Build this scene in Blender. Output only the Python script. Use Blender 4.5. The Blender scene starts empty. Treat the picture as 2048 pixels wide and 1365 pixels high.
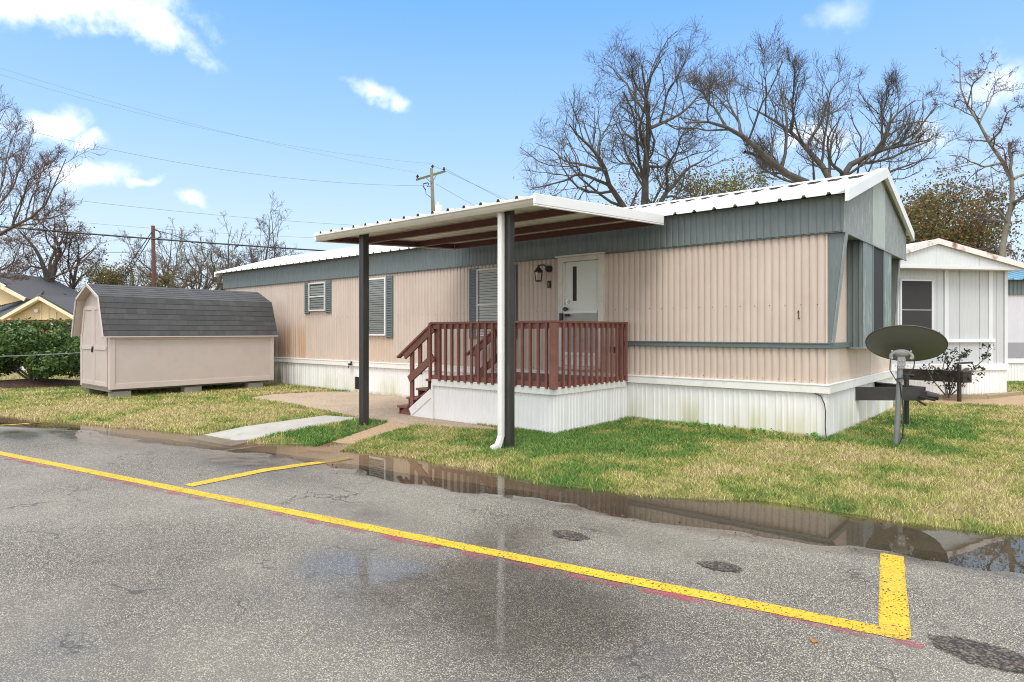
import bpy, math, random
import numpy as np
from mathutils import Vector, Matrix

C = bpy.context.scene
R = math.radians
random.seed(7)
rng = np.random.default_rng(11)

# ---------------------------------------------------------------- camera
H = 1.46
YAW = math.atan2(1096, 1280)
FW = (-math.sin(YAW), math.cos(YAW)); RT = (math.cos(YAW), math.sin(YAW))
cam_d = bpy.data.cameras.new('camera'); cam = bpy.data.objects.new('camera', cam_d)
C.collection.objects.link(cam)
cam.location = (0, 0, H); cam.rotation_euler = (R(90), 0, YAW)
cam_d.sensor_width = 36; cam_d.lens = 22.5; cam_d.shift_y = -18.5/2048
cam_d.clip_start = .05; cam_d.clip_end = 3000
C.camera = cam

def at(px, py, d):
    """point seen at pixel px,py of the 2048 px photograph, d metres deep"""
    t = (px-1024)/1280
    return ((FW[0]+t*RT[0])*d, (FW[1]+t*RT[1])*d, H+(664-py)/1280*d)
def gr(px, py, z=0):
    d = 1280*(H-z)/(py-664); p = at(px, py, d); return (p[0], p[1])

# ---------------------------------------------------------------- light
SUN_DIR = Vector((.30, -.46, 1.0)).normalized()
sun_d = bpy.data.lights.new('sun', 'SUN'); sun = bpy.data.objects.new('sun', sun_d)
C.collection.objects.link(sun)
sun_d.energy = 1.5; sun_d.angle = R(28); sun_d.color = (1, .96, .90)
sun.rotation_euler = (-SUN_DIR).to_track_quat('-Z', 'Y').to_euler()

C.view_settings.view_transform = 'Standard'; C.view_settings.look = 'None'
C.view_settings.exposure = 0.90; C.view_settings.gamma = 1
C.render.engine = 'CYCLES'
C.cycles.use_denoising = True; C.cycles.denoiser = 'OPENIMAGEDENOISE'; C.cycles.denoising_prefilter = 'NONE'
C.cycles.filter_width = 1.05
C.cycles.max_bounces = 6; C.cycles.transparent_max_bounces = 12
C.cycles.caustics_reflective = False; C.cycles.caustics_refractive = False

class NT:
    """small node-tree writer"""
    def __init__(s, tree): s.t = tree; s.n = tree.nodes; s.l = tree.links
    def new(s, typ, **kw):
        n = s.n.new(typ)
        for k, v in kw.items(): setattr(n, k, v)
        return n
    def put(s, sock, v):
        if isinstance(v, bpy.types.NodeSocket): s.l.new(v, sock)
        elif v is not None:
            if sock.type == 'RGBA' and len(v) == 3: v = (*v, 1)
            sock.default_value = v
    def math(s, op, a, b=None, c=None, clamp=False):
        n = s.new('ShaderNodeMath', operation=op); n.use_clamp = clamp
        for i, v in enumerate((a, b, c)):
            if v is not None: s.put(n.inputs[i], v)
        return n.outputs[0]
    def vmath(s, op, a, b=None):
        n = s.new('ShaderNodeVectorMath', operation=op); s.put(n.inputs[0], a)
        if b is not None: s.put(n.inputs[1], b)
        return n.outputs['Value'] if op in ('DOT_PRODUCT', 'LENGTH', 'DISTANCE') else n.outputs[0]
    def mix(s, f, a, b, blend='MIX'):
        n = s.new('ShaderNodeMix', data_type='RGBA', blend_type=blend)
        s.put(n.inputs[0], f); s.put(n.inputs[6], a); s.put(n.inputs[7], b)
        return n.outputs[2]
    def range(s, v, a, b, c=0., d=1., smooth=True):
        n = s.new('ShaderNodeMapRange'); n.interpolation_type = 'SMOOTHSTEP' if smooth else 'LINEAR'
        s.put(n.inputs[0], v)
        for i, x in enumerate((a, b, c, d)): s.put(n.inputs[i+1], x)
        return n.outputs[0]
    def noise(s, vec, scale, detail=4, rough=.55):
        n = s.new('ShaderNodeTexNoise'); s.put(n.inputs['Vector'], vec)
        n.inputs['Scale'].default_value = scale; n.inputs['Detail'].default_value = detail
        n.inputs['Roughness'].default_value = rough
        return n.outputs['Fac']
    def scaled(s, vec, sc):
        n = s.new('ShaderNodeMapping'); s.put(n.inputs[0], vec); n.inputs['Scale'].default_value = sc
        return n.outputs[0]

# sky: Nishita with fair-weather clouds, plus unseen white cloud added overhead and behind the viewer for neutral fill
W = bpy.data.worlds.new('World'); C.world = W; W.use_nodes = True
w = NT(W.node_tree); w.n.clear()
out = w.new('ShaderNodeOutputWorld'); bg = w.new('ShaderNodeBackground')
w.l.new(bg.outputs[0], out.inputs[0])
sky = w.new('ShaderNodeTexSky', sky_type='NISHITA'); sky.sun_disc = False
sky.sun_elevation = math.asin(SUN_DIR.z); sky.sun_rotation = math.atan2(SUN_DIR.x, SUN_DIR.y)
sky.air_density = 1.0; sky.dust_density = .6; sky.ozone_density = 1.4
tc = w.new('ShaderNodeTexCoord'); V = tc.outputs['Generated']
sep = w.new('ShaderNodeSeparateXYZ'); w.l.new(V, sep.inputs[0])
SKY_S = .12
up = w.math('MAXIMUM', sep.outputs[2], 0.0)
skycol = w.mix(1.0, sky.outputs[0], (1.0, 1.0, 1.0), 'MULTIPLY')
# clear-air tint by elevation, in the units of the Nishita radiance
ramp = w.new('ShaderNodeValToRGB'); w.l.new(up, ramp.inputs[0])
e = ramp.color_ramp.elements
e[0].position = 0.0; e[0].color = (.64, .71, .78, 1)
e[1].position = .48; e[1].color = (.145, .39, .90, 1)
x = e.new(.14); x.color = (.53, .68, .84, 1)
x = e.new(.28); x.color = (.335, .555, .88, 1)
tint = w.mix(1.0, ramp.outputs[0], (5.9, 5.9, 5.9), 'MULTIPLY')
skycol = w.mix(.9, skycol, tint)
nz = w.new('ShaderNodeTexNoise'); w.l.new(V, nz.inputs['Vector']); nz.inputs['Scale'].default_value = 9; nz.inputs['Detail'].default_value = 5
off = w.vmath('MULTIPLY', w.vmath('SUBTRACT', nz.outputs['Color'], (.5, .5, .5)), (.10, .10, .10))
VV = w.vmath('ADD', V, off)
fine = w.noise(V, 18, 8, .66)
CLOUDS = [(40, 14, 150, 40, .0, .95), (180, 8, 190, 46, -.12, 1), (300, 50, 100, 36, -.6, .9), (95, 245, 76, 28, .05, 1), (188, 274, 34, 17, .1, .8), (178, 350, 70, 32, 0, 1),
          (292, 366, 30, 10, 0, .45), (378, 400, 24, 12, 0, .5), (745, 188, 56, 16, -.5, .7), (795, 220, 26, 14, -.7, .55), (1680, 35, 66, 26, .1, .3),
          (1985, 150, 80, 46, .1, .7), (1850, 262, 60, 24, 0, .5), (1620, 285, 90, 36, .1, .55)]
total = None
for (px, py, a, b, rot, st) in CLOUDS:
    d = Vector(at(px, py, 1)) - Vector((0, 0, H)); L = d.length; d.normalize()
    U = Vector((RT[0], RT[1], 0)); Wv = d.cross(U).normalized(); U = Wv.cross(d).normalized()
    if Wv.z < 0: Wv = -Wv
    c, s_ = math.cos(rot), math.sin(rot)
    U2 = U*c+Wv*s_; W2 = Wv*c-U*s_
    u = w.vmath('DOT_PRODUCT', VV, tuple(U2*(1280*L/a))); v = w.vmath('DOT_PRODUCT', VV, tuple(W2*(1280*L/b)))
    u0 = U2.dot(d)*(1280*L/a); v0 = W2.dot(d)*(1280*L/b)
    rr = w.math('SQRT', w.math('ADD', w.math('POWER', w.math('ABSOLUTE', w.math('SUBTRACT', u, u0)), 2.0), w.math('POWER', w.math('ABSOLUTE', w.math('SUBTRACT', v, v0)), 2.0)))
    val = w.math('ADD', w.math('SUBTRACT', 1.0, rr), w.math('MULTIPLY', w.math('SUBTRACT', fine, .5), 2.0))
    m = w.math('MULTIPLY', w.range(val, -.30, 1.15), st)
    m = w.math('MULTIPLY', m, w.range(w.vmath('DOT_PRODUCT', V, tuple(d)), .5, .6))
    total = m if total is None else w.math('MAXIMUM', total, m)
cov = w.math('MAXIMUM', w.range(w.vmath('DOT_PRODUCT', V, (FW[0], FW[1], .25)), .30, -.25), w.range(sep.outputs[2], .50, .70))  # cloud cover added out of view to neutralise the blue fill light
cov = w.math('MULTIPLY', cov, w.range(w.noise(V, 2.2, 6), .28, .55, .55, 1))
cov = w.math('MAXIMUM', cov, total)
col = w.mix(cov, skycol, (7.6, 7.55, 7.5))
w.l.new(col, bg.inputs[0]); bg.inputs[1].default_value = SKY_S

# ---------------------------------------------------------------- materials
def pmat(name, rgb, rough=.5, var=.10, scale=4., dirt=None, bump=0., bscale=60., metal=0., spec=.5, stretch=None, coat=0.):
    """paint-like material: base colour varied by noise in the thing's own coordinates"""
    m = bpy.data.materials.new(name); m.use_nodes = True
    t = NT(m.node_tree); b = t.n['Principled BSDF']
    co = t.new('ShaderNodeTexCoord').outputs['Object']
    if stretch: co = t.scaled(co, stretch)
    n = t.noise(co, scale, 5, .6)
    f = t.range(n, .25, .75, 1-var, 1+var, False)
    c = t.mix(1., rgb, t.new('ShaderNodeCombineColor').outputs[0], 'MULTIPLY')
    comb = c.node.inputs[7].links[0].from_node
    for i in range(3): t.l.new(f, comb.inputs[i])
    if dirt:
        dcol, amt, dsc = dirt
        dn = t.noise(co, dsc, 6, .65)
        c = t.mix(t.range(dn, .5, .72, 0, amt), c, dcol)
    t.put(b.inputs['Base Color'], c)
    b.inputs['Roughness'].default_value = rough; b.inputs['Metallic'].default_value = metal
    b.inputs['Specular IOR Level'].default_value = spec
    if bump:
        bn = t.new('ShaderNodeBump'); bn.inputs['Strength'].default_value = bump; bn.inputs['Distance'].default_value = .01
        t.l.new(t.noise(co, bscale, 4), bn.inputs['Height']); t.l.new(bn.outputs[0], b.inputs['Normal'])
    return m

M = {}
M['white'] = pmat('white_paint', (.78, .78, .76), .45, .04, 3, ((.55, .53, .46), .35, 5))
M['cream'] = pmat('aged_white_paint', (.66, .64, .58), .45, .06, 3, ((.45, .42, .34), .5, 5))
M['roofw'] = pmat('white_metal_roof', (.80, .80, .79), .35, .04, 1.5, ((.6, .58, .52), .3, 2.5), stretch=(4, .6, .6))
M['soffit'] = pmat('canopy_sheet', (.76, .75, .71), .5, .08, 2, ((.40, .36, .28), .5, 3), stretch=(4, .6, .6))
M['teal'] = pmat('teal_paint', (.135, .166, .170), .5, .14, 3, ((.22, .26, .25), .4, 4), stretch=(5, 5, .7))
M['tealf'] = pmat('faded_teal_paint', (.225, .25, .25), .5, .28, 7, ((.42, .445, .43), .85, 9), stretch=(5, 5, .6))
M['tealp'] = pmat('pale_teal_paint', (.36, .41, .39), .55, .12, 5, ((.50, .52, .48), .5, 8), stretch=(5, 5, .5))
M['tealb'] = pmat('peeling_teal_paint', (.17, .22, .225), .5, .12, 4, ((.42, .47, .46), .8, 2.2), stretch=(3, 3, .8))
M['tealw'] = pmat('shutter_paint', (.115, .15, .153), .5, .08, 4)
M['tanend'] = pmat('tan_end_paint', (.58, .47, .385), .5, .08, 3, ((.50, .36, .24), .6, 4), stretch=(6, 6, .8))
M['tanlite'] = pmat('light_tan_paint', (.66, .55, .47), .5, .06, 3, ((.52, .38, .27), .5, 4), stretch=(6, 6, .8))
M['red'] = pmat('redwood_stain', (.205, .080, .062), .55, .14, 7, ((.28, .135, .11), .5, 9), bump=.12, bscale=90)
M['redd'] = pmat('deck_board_stain', (.20, .085, .066), .5, .2, 8, ((.33, .20, .17), .6, 6), bump=.2, bscale=80)
M['beam'] = pmat('oxide_red_primer', (.105, .035, .028), .5, .12, 4)
M['black'] = pmat('black_steel', (.030, .029, .026), .38, .25, 5, ((.07, .065, .055), .5, 4), stretch=(5, 5, .7))
M['iron'] = pmat('black_iron', (.018, .018, .018), .45, .15, 10)
M['hitch'] = pmat('hitch_paint', (.028, .027, .027), .5, .2, 6, ((.09, .05, .035), .4, 7))
M['rust'] = pmat('rusty_black_steel', (.022, .018, .016), .6, .3, 8, ((.12, .055, .035), .6, 6))
M['galv'] = pmat('galvanised_mast', (.20, .215, .225), .45, .1, 8, ((.30, .32, .33), .5, 9), metal=.3)
M['dish'] = pmat('grey_dish_paint', (.14, .139, .138), .5, .06, 4, ((.15, .148, .13), .5, 6))
M['rim'] = pmat('dish_rim_paint', (.07, .07, .062), .5, .06, 4)
M['plast'] = pmat('grey_plastic', (.30, .30, .295), .45, .06, 6)
M['bolt'] = pmat('bolt_steel', (.5, .5, .48), .35, .05, 6, metal=.8)
M['cable'] = pmat('black_cable', (.02, .02, .021), .5, .1, 8)
M['wire'] = pmat('weathered_wire', (.16, .18, .20), .6, .1, 8)
M['shed'] = pmat('shed_paint', (.505, .435, .40), .55, .05, 3, ((.46, .37, .30), .5, 2), bump=.05, bscale=40)
M['shedt'] = pmat('shed_trim_paint', (.54, .465, .43), .55, .05, 3)
M['sheddk'] = pmat('shed_floor_timber', (.24, .21, .17), .8, .2, 6)
M['conc'] = pmat('concrete_block', (.30, .285, .25), .9, .2, 14, ((.14, .15, .09), .6, 6), bump=.4, bscale=120)
M['screen'] = pmat('dark_window_screen', (.048, .048, .050), .7, .06, 3, spec=.15)
M['dark'] = pmat('dark_interior', (.012, .012, .012), .8, .1, 4)
M['slatw'] = pmat('blind_slat', (.76, .77, .76), .4, .03, 5)
M['doorw'] = pmat('door_paint', (.66, .70, .67), .4, .03, 3)
M['doorg'] = pmat('storm_door_glazing', (.33, .345, .335), .4, .06, 3)
M['nwall'] = pmat('pale_grey_siding', (.50, .525, .55), .5, .04, 2, ((.44, .46, .49), .5, 3), stretch=(5, 5, .6))
M['nskirt'] = pmat('white_skirting', (.78, .785, .79), .5, .04, 3)
M['ngable'] = pmat('pale_gable', (.64, .665, .69), .5, .04, 3)
M['nroof'] = pmat('rust_streaked_roof', (.70, .68, .66), .5, .08, 3, ((.24, .085, .06), .95, 3.5))
M['blue'] = pmat('blue_metal_roof', (.16, .34, .46), .4, .1, 3)
M['lilac'] = pmat('lilac_siding', (.60, .59, .65), .5, .05, 3)
M['lilacd'] = pmat('lilac_screen', (.30, .29, .33), .5, .06, 3)
M['hbeige'] = pmat('beige_board_siding', (.72, .56, .34), .6, .05, 3)
M['htrim'] = pmat('beige_trim', (.78, .66, .47), .6, .04, 3)
M['brick'] = pmat('red_brick', (.36, .12, .07), .8, .25, 12)
M['hshing'] = pmat('dark_shingles', (.070, .072, .078), .85, .25, 20, bump=.3, bscale=40)
M['poleg'] = pmat('weathered_pole', (.17, .155, .10), .8, .25, 6, stretch=(6, 6, .5))
M['poler'] = pmat('brown_pole', (.085, .034, .026), .8, .25, 6, stretch=(6, 6, .5))
M['insul'] = pmat('dark_insulator', (.03, .028, .035), .25, .05, 6)
M['xform'] = pmat('transformer_paint', (.68, .69, .70), .4, .04, 4)
M['timber'] = pmat('edging_timber', (.30, .24, .15), .85, .25, 6, stretch=(1, 6, 6))
M['brickc'] = pmat('broken_brick', (.26, .12, .06), .9, .2, 20)
M['bark'] = pmat('grey_bark', (.072, .063, .050), .9, .4, 3, ((.125, .130, .09), .6, 2.2), bump=.6, bscale=14)
M['barkp'] = pmat('pale_bark', (.19, .165, .125), .9, .35, 3, ((.10, .09, .065), .6, 2.5), bump=.5, bscale=14)
M['twig'] = pmat('dark_twig', (.088, .075, .062), .9, .3, 2)
M['twiggy'] = pmat('pale_twig', (.165, .135, .09), .9, .3, 1)
M['twigr'] = pmat('reddish_twig', (.115, .07, .055), .9, .3, 2)
M['barkr'] = pmat('red_brown_bark', (.12, .075, .052), .9, .35, 3, bump=.5, bscale=14)
M['glasslamp'] = pmat('lamp_glass', (.62, .63, .60), .15, .03, 5)

def leafmat(name, cols, rough=.5):
    m = bpy.data.materials.new(name); m.use_nodes = True
    t = NT(m.node_tree); b = t.n['Principled BSDF']
    g = t.new('ShaderNodeNewGeometry').outputs['Random Per Island']
    r = t.new('ShaderNodeValToRGB'); t.l.new(g, r.inputs[0]); r.color_ramp.interpolation = 'LINEAR'
    el = r.color_ramp.elements
    for i, c in enumerate(cols):
        p = i/max(1, len(cols)-1)
        if i == 0: q = el[0]; q.position = 0
        elif i == len(cols)-1: q = el[1]; q.position = 1
        else: q = el.new(p)
        q.color = (*c, 1)
    t.l.new(r.outputs[0], b.inputs['Base Color']); b.inputs['Roughness'].default_value = rough
    b.inputs['Specular IOR Level'].default_value = .35
    tr = t.new('ShaderNodeBsdfTranslucent'); t.l.new(r.outputs[0], tr.inputs[0])
    mx = t.new('ShaderNodeMixShader'); mx.inputs[0].default_value = .25
    t.l.new(b.outputs[0], mx.inputs[1]); t.l.new(tr.outputs[0], mx.inputs[2])
    t.l.new(mx.outputs[0], t.n['Material Output'].inputs[0])
    return m
M['hedge'] = leafmat('glossy_hedge_leaf', [(.022, .06, .016), (.045, .105, .025), (.08, .165, .038), (.15, .24, .065)], .35)
M['autumn'] = leafmat('autumn_leaf', [(.17, .18, .045), (.26, .24, .06), (.36, .24, .07), (.20, .20, .05)])
M['orange'] = leafmat('orange_leaf', [(.34, .14, .04), (.45, .20, .07), (.30, .13, .05)])
M['olive'] = leafmat('olive_leaf', [(.15, .14, .045), (.25, .20, .065), (.28, .17, .07), (.13, .12, .04)])
M['brownleaf'] = leafmat('dry_brown_leaf', [(.16, .095, .06), (.22, .13, .08), (.12, .085, .055)])
M['nandina'] = leafmat('dark_shrub_leaf', [(.03, .045, .025), (.055, .06, .04), (.10, .04, .035), (.04, .055, .03)])
M['weed'] = leafmat('weed_leaf', [(.10, .27, .05), (.16, .37, .07), (.22, .42, .10)])
M['evergreen'] = leafmat('evergreen_leaf', [(.05, .065, .045), (.08, .095, .065), (.11, .12, .09)])
M['fallen'] = leafmat('fallen_leaf', [(.42, .17, .05), (.46, .22, .07)])

def siding_mat():
    m = bpy.data.materials.new('tan_siding'); m.use_nodes = True
    t = NT(m.node_tree); b = t.n['Principled BSDF']
    co = t.new('ShaderNodeTexCoord').outputs['Object']
    s = t.new('ShaderNodeSeparateXYZ'); t.l.new(co, s.inputs[0])
    st = t.noise(t.scaled(co, (7, 7, .5)), 1.6, 5, .6)
    big = t.noise(co, .9, 4)
    c = t.mix(t.range(st, .3, .7), (.505, .412, .348), (.562, .470, .405))
    c = t.mix(t.range(big, .42, .62, 0, .5), c, (.605, .512, .440))
    # replaced sheet below the tall window is yellower
    inx = t.math('MULTIPLY', t.math('GREATER_THAN', s.outputs[0], -9.92), t.math('LESS_THAN', s.outputs[0], -9.14))
    inx = t.math('MULTIPLY', inx, t.math('LESS_THAN', s.outputs[2], 1.34))
    c = t.mix(t.math('MULTIPLY', inx, .7), c, (.56, .43, .315))
    # rust-brown and soot streaks running down beside the shed
    fx = t.math('MULTIPLY', t.range(s.outputs[0], -14.45, -13.75), t.range(s.outputs[0], -12.55, -12.75))
    fz = t.range(s.outputs[2], 1.85, 1.4)
    f = t.math('MULTIPLY', t.math('MULTIPLY', fx, fz), t.range(t.noise(t.scaled(co, (9, 9, .35)), 1.3, 3), .32, .6))
    c = t.mix(t.math('MULTIPLY', f, .8), c, (.47, .29, .16))
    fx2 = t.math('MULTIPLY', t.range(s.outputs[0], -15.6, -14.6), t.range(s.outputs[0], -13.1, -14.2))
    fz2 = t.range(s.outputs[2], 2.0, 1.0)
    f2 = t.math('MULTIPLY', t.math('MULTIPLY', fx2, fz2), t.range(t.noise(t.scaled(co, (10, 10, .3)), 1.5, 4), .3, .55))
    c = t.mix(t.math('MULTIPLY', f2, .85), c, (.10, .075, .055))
    # dust line above the bottom trim
    c = t.mix(t.math('MULTIPLY', t.range(s.outputs[2], .95, .75), t.range(st, .4, .7, .1, .5)), c, (.50, .38, .28))
    t.l.new(c, b.inputs['Base Color']); b.inputs['Roughness'].default_value = .42
    return m
M['tan'] = siding_mat()

def skirt_mat():
    m = bpy.data.materials.new('white_metal_skirting'); m.use_nodes = True
    t = NT(m.node_tree); b = t.n['Principled BSDF']
    co = t.new('ShaderNodeTexCoord').outputs['Object']
    s = t.new('ShaderNodeSeparateXYZ'); t.l.new(co, s.inputs[0])
    st = t.noise(t.scaled(co, (4, 4, .5)), 1.6, 5, .6)
    c = t.mix(t.range(st, .3, .7), (.76, .77, .77), (.80, .80, .79))
    # algae patches low on the panels, dark soot near the shed
    pat = t.range(t.noise(t.scaled(co, (1.0, 1.0, .25)), 1.25, 4), .43, .68)
    low = t.range(s.outputs[2], .62, .05)
    c = t.mix(t.math('MULTIPLY', t.math('MULTIPLY', pat, low), .75), c, (.47, .46, .25))
    pr = t.math('MULTIPLY', t.range(s.outputs[0], -1.6, -1.0), t.range(s.outputs[0], .02, -.15)); pr = t.math('MULTIPLY', pr, t.range(t.noise(t.scaled(co, (5, 5, .3)), 1.5, 4), .35, .6, .3, 1))
    c = t.mix(t.math('MULTIPLY', t.math('MULTIPLY', pr, t.range(s.outputs[2], .5, .1)), .6), c, (.52, .50, .27))
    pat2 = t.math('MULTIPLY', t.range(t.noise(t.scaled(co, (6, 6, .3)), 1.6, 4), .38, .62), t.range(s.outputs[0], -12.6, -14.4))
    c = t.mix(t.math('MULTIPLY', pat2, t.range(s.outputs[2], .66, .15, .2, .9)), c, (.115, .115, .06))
    c = t.mix(t.math('MULTIPLY', t.range(s.outputs[2], .10, .0), t.range(st, .35, .6, .15, .7)), c, (.30, .25, .17))
    t.l.new(c, b.inputs['Base Color']); b.inputs['Roughness'].default_value = .45
    return m
M['skirt'] = skirt_mat()

def shingle_mat():
    m = bpy.data.materials.new('shed_shingles'); m.use_nodes = True
    t = NT(m.node_tree); b = t.n['Principled BSDF']
    uv = t.new('ShaderNodeUVMap').outputs[0]
    br = t.new('ShaderNodeTexBrick'); t.l.new(uv, br.inputs[0])
    br.inputs['Scale'].default_value = 1; br.inputs['Brick Width'].default_value = .30; br.inputs['Row Height'].default_value = .135
    br.inputs['Mortar Size'].default_value = .006; br.inputs['Bias'].default_value = -.1
    br.inputs['Color1'].default_value = (.026, .027, .029, 1); br.inputs['Color2'].default_value = (.056, .057, .059, 1)
    br.inputs['Mortar'].default_value = (.03, .03, .03, 1); br.offset = .37; br.squash = .7
    sp = t.noise(uv, 160, 2); blot = t.noise(uv, 4, 4)
    c = t.mix(t.range(sp, .35, .65, .0, .5), br.outputs[0], (.105, .105, .107))
    c = t.mix(t.range(blot, .5, .75, 0, .35), c, (.10, .10, .097))
    t.l.new(c, b.inputs['Base Color']); b.inputs['Roughness'].default_value = .75
    bn = t.new('ShaderNodeBump'); bn.inputs['Strength'].default_value = .5; bn.inputs['Distance'].default_value = .01
    t.l.new(br.outputs['Fac'], bn.inputs['Height']); bn.invert = True; t.l.new(bn.outputs[0], b.inputs['Normal'])
    return m
M['shingle'] = shingle_mat()

def asphalt_mat():
    m = bpy.data.materials.new('worn_asphalt'); m.use_nodes = True
    t = NT(m.node_tree); b = t.n['Principled BSDF']
    co = t.new('ShaderNodeTexCoord').outputs['Object']
    wet = t.new('ShaderNodeAttribute', attribute_name='wet').outputs['Fac']
    def vor(sc):
        v = t.new('ShaderNodeTexVoronoi'); t.l.new(co, v.inputs['Vector']); v.inputs['Scale'].default_value = sc
        return v
    v1 = vor(135); v2 = vor(70); v3 = vor(34)
    s1 = t.new('ShaderNodeSeparateColor'); t.l.new(v1.outputs['Color'], s1.inputs[0])
    s2 = t.new('ShaderNodeSeparateColor'); t.l.new(v2.outputs['Color'], s2.inputs[0])
    big = t.noise(co, .55, 5); med = t.noise(co, 3.2, 6, .65)
    stone = t.mix(s1.outputs[0], (.172, .156, .127), (.475, .436, .357))
    stone = t.mix(t.range(s1.outputs[1], .86, .93), stone, (.60, .565, .49))
    gap = t.range(v1.outputs['Distance'], .34, .62)
    c = t.mix(gap, stone, (.066, .061, .052))
    c = t.mix(t.range(s2.outputs[0], .80, .86, 0, .75), c, (.09, .086, .08))
    c = t.mix(t.range(big, .35, .68, 0, .38), c, (.34, .318, .272))
    c = t.mix(t.range(med, .50, .70, 0, .40), c, (.155, .142, .122))
    # fine cracks
    wv = t.new('ShaderNodeTexVoronoi', feature='DISTANCE_TO_EDGE')
    ww = t.vmath('ADD', co, t.vmath('MULTIPLY', t.vmath('SUBTRACT', t.new('ShaderNodeTexNoise').outputs['Color'], (.5, .5, .5)), (.5, .5, .5)))
    nn = [n for n in t.n if n.bl_idname == 'ShaderNodeTexNoise'][-1]; t.l.new(co, nn.inputs['Vector']); nn.inputs['Scale'].default_value = 3.5; nn.inputs['Detail'].default_value = 5
    t.l.new(ww, wv.inputs['Vector']); wv.inputs['Scale'].default_value = 1.1
    crack = t.math('MULTIPLY', t.range(wv.outputs['Distance'], .014, .002), t.range(t.noise(co, 1.3, 3), .50, .60))
    c = t.mix(t.math('MULTIPLY', crack, .75), c, (.045, .043, .04))
    ck = t.new('ShaderNodeAttribute', attribute_name='crack').outputs['Fac']
    cv = t.new('ShaderNodeTexVoronoi', feature='DISTANCE_TO_EDGE'); t.l.new(t.scaled(ww, (1, 1.6, 1)), cv.inputs['Vector']); cv.inputs['Scale'].default_value = 5.5
    shard = t.math('MULTIPLY', t.range(cv.outputs['Distance'], .05, .01), t.range(t.math('ADD', ck, t.math('MULTIPLY', t.noise(co, 9, 4, .7), .8)), .95, 1.25))
    c = t.mix(t.math('MULTIPLY', shard, .8), c, (.06, .055, .05))
    wetn = t.math('MULTIPLY', wet, t.range(t.noise(co, 2.4, 6, .7), .22, .58, .55, 1.0))
    dk = t.mix(1., c, (.44, .405, .365), 'MULTIPLY')
    c = t.mix(wetn, c, dk)
    t.l.new(c, b.inputs['Base Color'])
    t.put(b.inputs['Roughness'], t.range(wetn, 0, 1, .82, .55))
    t.put(b.inputs['Coat Weight'], t.range(wetn, .15, .85, 0., 1.)); 
    t.put(b.inputs['Coat Roughness'], t.range(wetn, .3, .9, .25, .055)); b.inputs['Coat IOR'].default_value = 1.33
    bn = t.new('ShaderNodeBump'); bn.inputs['Strength'].default_value = .75; bn.inputs['Distance'].default_value = .006
    h = t.math('SUBTRACT', 1.0, v1.outputs['Distance']); h = t.math('ADD', h, t.math('MULTIPLY', v3.outputs['Distance'], .6))
    t.l.new(h, bn.inputs['Height']); t.l.new(bn.outputs[0], b.inputs['Normal'])
    bc = t.new('ShaderNodeBump'); bc.inputs['Strength'].default_value = .035; bc.inputs['Distance'].default_value = .004
    t.l.new(v3.outputs['Distance'], bc.inputs['Height']); t.l.new(bc.outputs[0], b.inputs['Coat Normal'])
    return m
M['asphalt'] = asphalt_mat()

def marking_mat(name, rgb, lo, hi, worn=.0):
    """road paint: worn through to the stones where the noise is low"""
    m = bpy.data.materials.new(name); m.use_nodes = True
    t = NT(m.node_tree); b = t.n['Principled BSDF']
    co = t.new('ShaderNodeTexCoord').outputs['Object']
    n = t.noise(co, 55, 4, .7); n2 = t.noise(co, 5, 4)
    c = t.mix(t.range(n2, .35, .7), rgb, tuple(x*.86 for x in rgb))
    v = t.new('ShaderNodeTexVoronoi'); t.l.new(co, v.inputs['Vector']); v.inputs['Scale'].default_value = 95
    c = t.mix(t.range(v.outputs['Distance'], .45, .8, 0, .4), c, tuple(x*.45 for x in rgb))
    c = t.mix(t.range(t.noise(co, 2.3, 6, .7), .50, .72, 0, .45), c, (.26, .20, .07) if rgb[1] > .3 else tuple(x*.6 for x in rgb))
    t.l.new(c, b.inputs['Base Color']); b.inputs['Roughness'].default_value = .6
    a = t.new('ShaderNodeAttribute', attribute_name='cover').outputs['Fac']
    t.put(b.inputs['Alpha'], t.math('MULTIPLY', t.range(t.math('ADD', t.math('MULTIPLY', n, .8), t.math('ADD', t.math('MULTIPLY', n2, worn), a)), lo, hi), t.range(t.math('ADD', v.outputs['Distance'], t.math('MULTIPLY', t.noise(co, 7, 4, .7), .55)), 1.10, 1.0, .1, 1.0)))
    bn = t.new('ShaderNodeBump'); bn.inputs['Strength'].default_value = .5; bn.inputs['Distance'].default_value = .004
    t.l.new(v.outputs['Distance'], bn.inputs['Height']); bn.invert = True; t.l.new(bn.outputs[0], b.inputs['Normal'])
    return m
M['yellow'] = marking_mat('yellow_road_paint', (.66, .445, .022), .60, .74)
M['pink'] = marking_mat('red_overspray', (.50, .09, .13), 1.10, 1.62, 1.1)

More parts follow.
